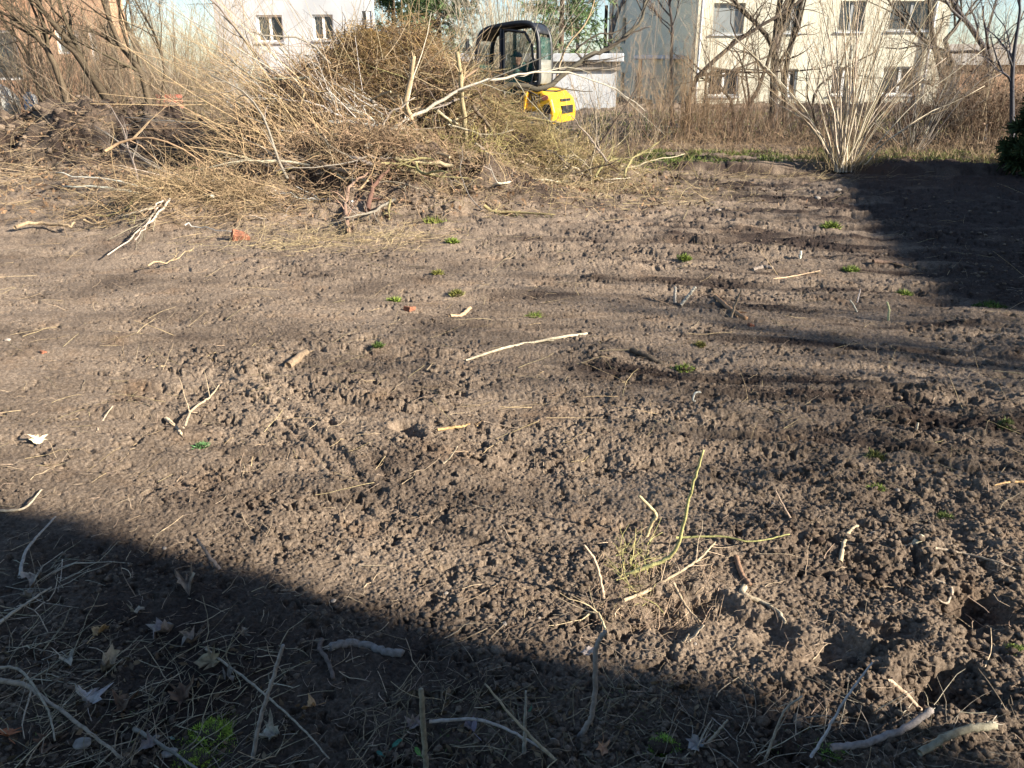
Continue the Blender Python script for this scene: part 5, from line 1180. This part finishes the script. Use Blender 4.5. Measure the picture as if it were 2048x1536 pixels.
# moss clumps
def moss(px, py, rad, label, tint=(.19, .25, .05), n=None, L=(.006, .02), name='moss_clump', cat='moss', asp=.5, lift=0):
    c = gpt(px, py); s = max(c[1], 1)/2.2; n = n or int(500)
    root = empty(name, tuple(c), label=label, cat=cat, group='moss and weed clumps on the soil')
    a = rng.random(n)*6.28; q = np.sqrt(rng.random(n))*rad*(1+.35*np.sin(3*a+px)); xy = np.c_[c[0]+q*np.cos(a), c[1]+q*np.sin(a)*asp*1.6]
    P = IV2*np.array([rad*.8, rad*.8*asp*1.6, rad*.28])*(1+.12*rng.normal(size=(len(IV2), 1)))
    mesh_np('turf', P, None, M['soil'], root, tris=IT2, attr=('moist_shade', np.full(len(IV2), .7)))
    dome = rad*.28*np.sqrt(np.clip(1-(q/rad/.85)**2, 0, 1))
    blades('fronds', xy, (L[0]*s, L[1]*s), tint, '', .0011*s, .8, False, base=np.array(c), parent=root, lift=dome*.9, vary=.75)
for a in ((790, 601, .05, 'bright green moss clump on a dark clod left of centre'), (1067, 633, .07, 'bright green moss patch in the centre of the field'), (1370, 731, .065, 'bright moss growing on the dark log'),
          (1662, 455, .10, 'yellow green moss patch far right in the sun'), (1703, 541, .07, 'small moss patch beside the dark branch piece'), (1980, 616, .12, 'green grass tuft in the big shadow at the right', (.06, .11, .02)),
          (1750, 912, .05, 'mossy turf piece, upper one of the right hand pair', (.16, .17, .05)), (1757, 978, .038, 'mossy turf piece, lower and brighter one of the right hand pair'), (1888, 1035, .035, 'small moss tuft with a stone at the right', (.15, .19, .05)),
          (868, 445, .16, 'large moss cushion at the foot of the brush pile', (.16, .18, .04)), (905, 487, .06, 'small moss tuft in front of the moss cushion'), (425, 1465, .07, 'lush moss carpet, upper part at the bottom left', (.34, .46, .07), 2600), (385, 1515, .055, 'lush moss carpet, lower part at the bottom left', (.36, .48, .07), 2200),
          (1322, 1508, .04, 'moss tuft at the bottom right of centre', (.26, .42, .07), 1200), (1660, 1522, .04, 'moss tuft at the bottom edge right', (.20, .34, .06), 1200), (405, 893, .03, 'tiny green weed at the left', (.10, .22, .08)), (1370, 518, .06, 'tiny moss dot in the far field'),
          (875, 552, .04, 'tiny yellow green moss tuft left of centre', (.2, .2, .05)), (912, 592, .05, 'flat yellow green moss tuft above the root wood', (.2, .2, .05)), (1810, 590, .05, 'small moss dot at the sunny shadow edge'), (2025, 1325, .03, 'moss tuft at the right edge low down'), (1400, 690, .03, 'yellowish moss flecks above the mossy log', (.2, .19, .06)),
          (755, 697, .03, 'tiny dark green tuft left of the long pale stick', (.08, .13, .03)), (2010, 860, .04, 'faint green tuft at the right edge', (.13, .16, .05)), (1270, 1150, .03, 'grassy tuft at the foot of the live twig', (.25, .26, .07))):
    a = list(a); a[2] *= (.78 if a[1] < 1200 else 1); moss(*a)
# leaves
LOBES = [(0, -.5), (.12, -.32), (.42, -.46), (.36, -.22), (.62, -.12), (.42, .02), (.56, .3), (.3, .24), (.2, .42), (0, .72), (-.2, .42), (-.3, .24), (-.56, .3), (-.42, .02), (-.62, -.12), (-.36, -.22), (-.42, -.46), (-.12, -.32)]
def leaf(px, py, size, tint, label, curl=.5, rot_=None, lift=.012, kind='maple'):
    size = size*(1.55 if kind == 'maple' else 1.3)
    c = gpt(px, py, lift); root = empty('dead_leaf', tuple(c), rng.random()*6.28 if rot_ is None else rot_, label=label, cat='leaf', group='dead leaves')
    pts = np.array(LOBES)*(1+.22*rng.normal(size=(18, 1)))*np.array([rng.uniform(.6, 1), 1]) if kind == 'maple' else np.array([(math.sin(t)*.28, -math.cos(t)*.6) for t in np.linspace(0, 2*math.pi, 14, endpoint=False)])
    rings = [0.0, .45, .8, 1.0]; V = [(0, -.05, 0)]; 
    for r_ in rings[1:]:
        for p in pts: V.append((p[0]*r_, p[1]*r_, 0))
    V = np.array(V, float); a1 = rng.random()*6.28
    V[:, 2] = curl*.5*(V[:, 0]*math.cos(a1)+V[:, 1]*math.sin(a1))**2+curl*.9*np.abs(V[:, 0])+.09*rng.normal(size=len(V))*curl+.1*curl*np.sin(V[:, 1]*7+V[:, 0]*5)
    V *= size; n = len(pts); T = [(0, 1+i, 1+(i+1) % n) for i in range(n)]; q = []
    for k in range(2):
        for i in range(n): q.append((1+k*n+i, 1+(k+1)*n+i, 1+(k+1)*n+(i+1) % n, 1+k*n+(i+1) % n))
    th = 2.0e-4; nv = len(V); V2 = V-np.array([0, 0, th])
    tris = T+[(a+nv, c_+nv, b+nv) for a, b, c_ in T]; qq = q+[(a+nv, d+nv, c_+nv, b+nv) for a, b, c_, d in q]
    col = jit(tint, 2*nv, .12)
    bl = mesh_np('blade', np.vstack([V, V2]), np.array(qq), M['leafm'], root, tint=col, tris=np.array(tris)); bl.rotation_euler = (rng.normal()*.25, rng.normal()*.25, 0)
    P = np.array([[(0, -.5*size, 0), (.02*size, -.8*size, .05*size), (.1*size, -1.2*size, .02*size)]]); tubes('stalk', [(P, np.full((1, 3), .0009), 4, jit(tint, 1))], M['leafm'], root)
PL = (.36, .29, .20); GL = (.22, .18, .14); BL = (.15, .09, .055)
for a in ((78, 886, .045, (.68, .56, .38), 'pale maple leaf lying in the sun at the left', .35), (178, 1408, .055, (.44, .38, .34), 'large whitish torn maple leaf at the lower left', .7), (272, 1240, .04, PL, 'pale star shaped leaf on dark soil in the shade', .6),
          (380, 1190, .045, (.32, .24, .17), 'crumpled tan leaf standing up in the shade', 1.4), (75, 1165, .045, (.36, .29, .22), 'curled brown leaf near the left edge in shade', .9), (330, 1280, .045, (.25, .20, .17), 'grey brown leaf heading the stalk bundle', .9),
          (425, 1338, .045, (.28, .21, .12), 'yellowish spotted leaf right of the stalk bundle', .7), (218, 1350, .035, PL, 'pale folded leaf above the large whitish one', 1.4), (545, 1478, .035, (.46, .42, .33), 'small white crumpled leaf right of the moss carpet', 1.2),
          (205, 1285, .03, (.46, .30, .14), 'small orange leaf left of the grey brown leaf', .8), (385, 1300, .035, GL, 'folded grey leaf in the stalk bundle', 1.2), (370, 1400, .04, BL, 'brown leaf right under the stalk bundle', .9), (250, 1420, .045, BL, 'dark brown leaf right of the large whitish one', .9),
          (140, 1335, .03, (.40, .36, .28), 'small crumpled leaf left of the pale folded leaf', 1.2), (60, 1205, .03, GL, 'small grey leaf below the curled brown leaf', .8), (15, 1478, .03, (.38, .13, .05), 'red brown leaf at the left bottom edge', .4), (490, 1282, .02, GL, 'tiny curled grey leaf above the stalk ends', 1.2),
          (625, 1420, .02, (.50, .30, .14), 'tiny orange leaf at bottom left of centre', 1.0), (1205, 1505, .028, (.40, .22, .12), 'orange brown leaf at bottom centre right', .5), (1175, 1330, .022, (.42, .36, .33), 'small grey leaf beside the long crooked stick', .9), (940, 1475, .03, (.24, .20, .22), 'purplish leaf at bottom centre', .8),
          (830, 1455, .03, (.26, .2, .17), 'brown leaf by the upright cut stem', .9), (1390, 1515, .03, (.26, .24, .22), 'grey leaf at the bottom right of centre', .5), (100, 1490, .035, BL, 'dark leaf in the bottom left corner', .8), (300, 1500, .03, (.20, .16, .14), 'dark leaf left of the lower moss', .6), (455, 1370, .03, GL, 'grey leaf above the moss carpet', 1.0)):
    leaf(*a)
for a in ((795, 1500, .022, (.03, .14, .09), 'dark green clover leaf left of the upright cut stem', .2), (760, 1518, .014, (.03, .12, .09), 'small green leaf at the bottom edge', .2), (836, 1517, .016, (.10, .24, .05), 'bright green leaf touching the upright cut stem', .2), (1060, 1440, .012, (.05, .13, .08), 'tiny green leaf in the stems', .2), (345, 1478, .010, (.12, .2, .16), 'bluish tiny leaf by the white pebble', .2)):
    leaf(*a, kind='oval')
# stones and bricks
def stone(px, py, s, label, m='stone', name='stone', flat=.65, group=None, cat='stone'):
    c = gpt(px, py, s*.2); V = IV2*np.array([1.15, .85, flat*.8])*s*(1+.10*rng.normal(size=(len(IV2), 1)))
    o = mesh_np(name, V, None, M[m], tris=IT2); o.location = c; o.rotation_euler = (rng.normal()*.2, 0, rng.random()*6.28)
    s_ = o.modifiers.new('sub', 'SUBSURF'); s_.levels = 1; s_.render_levels = 1
    tag(o, label, cat, group); return o
for a in ((1010, 1266, .009, 'round pebble on the shadow edge, bottom centre'), (893, 1203, .008, 'round pale pebble in the sunny soil left of the crooked stick'), (1078, 1260, .005, 'tiny pale pebble beside the shadow edge pebble'), (1284, 1247, .006, 'small pebble left of the hollow'), (1388, 1312, .006, 'small pebble below the pale leaning twigs'),
          (338, 1503, .020, 'whitish egg shaped pebble beside the lower moss'), (312, 1477, .010, 'small bluish pebble above the whitish one'), (165, 1490, .022, 'flat brown stone in the bottom left corner'), (1107, 1496, .009, 'snail like pebble at bottom centre'), (535, 755, .014, 'pale pebble left of the cut log end'), (1197, 980, .006, 'tiny white pebble right of centre'),
          (1795, 980, .012, 'round stone right of the lower turf piece'), (1602, 888, .009, 'pale stone right of centre'), (1720, 947, .008, 'pebble between the turf pieces'), (1745, 1075, .012, 'reddish pebble at the right'), (1635, 398, .05, 'light stone near the tip of the big shadow'), (1675, 390, .055, 'light angular stone touching the big shadow'),
          (1436, 423, .035, 'small grey stone in the far field'), (1545, 1010, .01, 'grey stone left of the forked twig'), (15, 680, .02, 'pale stone at the left edge'), (1400, 800, .008, 'white pebble by the curled twig'), (1842, 402, .03, 'white chip in the big shadow'), (330, 1100, .009, 'pebble in the shade near the grey stick'), (668, 1210, .009, 'grey pebble just inside the shade')):
    stone(*a)
def brick(px, py, label, s=1.0, rz=.4, tilt=.3, half=True):
    c = gpt(px, py, .02*s); o = box('brick', (-.06*s, -.055*s, -.03*s), (.06*s, .055*s, .035*s), M['brick'], None, .006)
    for v in o.data.vertices: v.co *= 1+.12*random.uniform(-1, 1)
    v = o.data.vertices[7]; v.co *= .6
    o.modifiers[0].segments = 3; o.location = c; o.rotation_euler = (tilt, .2, rz); tag(o, label, 'brick')
brick(482, 481, 'broken red brick lying in front of the litter', 1.5); brick(818, 623, 'small reddish brick chip left of centre', .6, 1.1, .1); brick(1502, 650, 'orange brick chip under the orange tipped root', .35, .2, .2); brick(88, 708, 'small reddish brick chip at the left', .30, .9, .3)
# things at the far left behind the soil heap
c = at(18, 225, 17.5); 
sk = mesh_np('sack', IV2*np.array([.42, .35, .42])*(1+.05*rng.normal(size=(len(IV2), 1)))*np.array([1, 1, 1]), None, M['sack'], tris=IT2); sk.location = (c[0]-.15, c[1], 1.05); tag(sk, 'big white woven sack behind the soil heap at the far left', 'sack')
md = sk.modifiers.new('sub', 'SUBSURF'); md.levels = 2; md.render_levels = 2
c = at(62, 205, 17.2)
cn = empty('canister', (c[0], c[1], c[2]-.16), label='white canister with blue label right of the white sack', cat='canister')
pr = [(.0, 0), (.12, 0), (.13, .02), (.13, .26), (.10, .31), (.05, .33), (.05, .36), (0, .36)]; nn = 20
V = np.array([(r_*math.cos(a), r_*math.sin(a), z) for r_, z in pr for a in np.linspace(0, 2*math.pi, nn, endpoint=False)]); q = [(k*nn+i, k*nn+(i+1) % nn, (k+1)*nn+(i+1) % nn, (k+1)*nn+i) for k in range(len(pr)-1) for i in range(nn)]
mesh_np('can_body', V, np.array(q), M['frame'], cn)
V = np.array([(.133*math.cos(a), .133*math.sin(a), z) for z in (.07, .22) for a in np.linspace(-2.4, -.6, 10)]); q = [(i, i+1, 11+i, 10+i) for i in range(9)]
mesh_np('label', V, np.array(q), M['blue'], cn)
c = at(338, 198, 18.5); cr = empty('crate', (c[0], c[1], max(gz(c[0], c[1]), c[2]-.2)), .4, label='faded red crate half hidden in the left thicket', cat='crate')
bm = bmesh.new()
for k in range(3): add_box(bm, (-.25, -.17, .02+k*.1), (.25, -.15, .09+k*.1)); add_box(bm, (-.25, .15, .02+k*.1), (.25, .17, .09+k*.1)); add_box(bm, (-.27, -.17, .02+k*.1), (-.252, .17, .09+k*.1)); add_box(bm, (.252, -.17, .02+k*.1), (.27, .17, .09+k*.1))
bm_obj('side_slats', bm, M['red'], cr); box('crate_floor', (-.25, -.148, .0), (.25, .148, .018), M['red'], cr)
# wire fence in front of the garage and house
fe = empty('fence', (0, 0, 0), label='dark wire mesh fence in front of the garage and cream house', cat='fence')
xs = np.arange(3.9, 14, 2.2)
for x in xs: box('post', (x-.03, 26.97, -.1), (x+.03, 27.03, gz(x, 27)+1.3), M['dark'], fe)
P = np.array([[(3.9, 27, gz(3.9, 27)+h_), (12.5, 27, gz(12.5, 27)+h_)] for h_ in (.15, .55, .9, 1.25)]); tubes('wires', [(P, np.full((4, 2), .006), 4, (.05, .05, .05))], M['twig'], fe)
conifer((4.56, -.22, 0), 6.4, .16, 'slim unseen conifer added to roughen the house shadow edge', None, .6, n=220)  # unseen conifer added so the house's shadow edge is irregular
# bare trees beyond the right edge that streak the field, and unseen shrubs added
def beyond(py, tipx, Xt, r, label, **k):
    G = g0(2048, py); d = np.array([math.cos(SUN_AZ), math.sin(SUN_AZ)]); p = G+d*(Xt-G[0])/d[0]
    tx = np.linspace(0, 12, 200); q = p[None]-d[None]*tx[:, None]; px = 1024+F*q[:, 0]/(q[:, 1]*CP+CAM_H*SP); D = tx[np.argmax(px < tipx)]
    return tree('tree', (p[0], p[1], 0), D*math.tan(SUN_EL)*.95, r, label, 'tree', 'bare trees beyond the right edge', tint=DARK, tw=.006, **k)
beyond(810, 1380, 9.6, .15, 'stout bare tree beyond the right edge between house and shed', n1=9, n2=6, n3=5, n4=0)
beyond(765, 1500, 8.8, .07, 'bare tree beyond the right edge beside the stout one', n1=8, n2=5, n3=5, n4=0)
beyond(905, 1080, 9.2, .07, 'slender bare tree beyond the right edge nearest the house', n1=7, n2=6, n3=5, n4=0)
beyond(970, 1250, 8.4, .06, 'small bare tree beyond the right edge by the house corner', n1=8, n2=6, n3=5, n4=0)
beyond(690, 1350, 9.4, .06, 'bare tree beyond the right edge close to the shed', n1=10, n2=6, n3=5, n4=0)
for k, t in enumerate((.02, .16, .33, .47, .66, .85)):  # unseen shrubs added over the shed to break up its straight shadow edge
    p = p1*(1-t)+p2*t+dn*1.0; hh = (4.3, 3.9, 4.5, 4.0, 4.3, 4.6)[k]
    shrub('shrub', (p[0], p[1], 0), 40, hh*.98, ('unseen shrub added over the near end of the shed to break its shadow', 'unseen shrub added second from the near end of the shed', 'tallest unseen shrub added over the near half of the shed', 'low unseen shrub added over the middle of the shed', 'unseen shrub added second from the far end of the shed', 'unseen shrub added over the far end of the shed')[k], r=.012, tint=DARK, spread=.5, n2=7, n3=5, foot=.5, tw=.004, leaves=2500, group='unseen shrubs added to roughen the shed shadow')
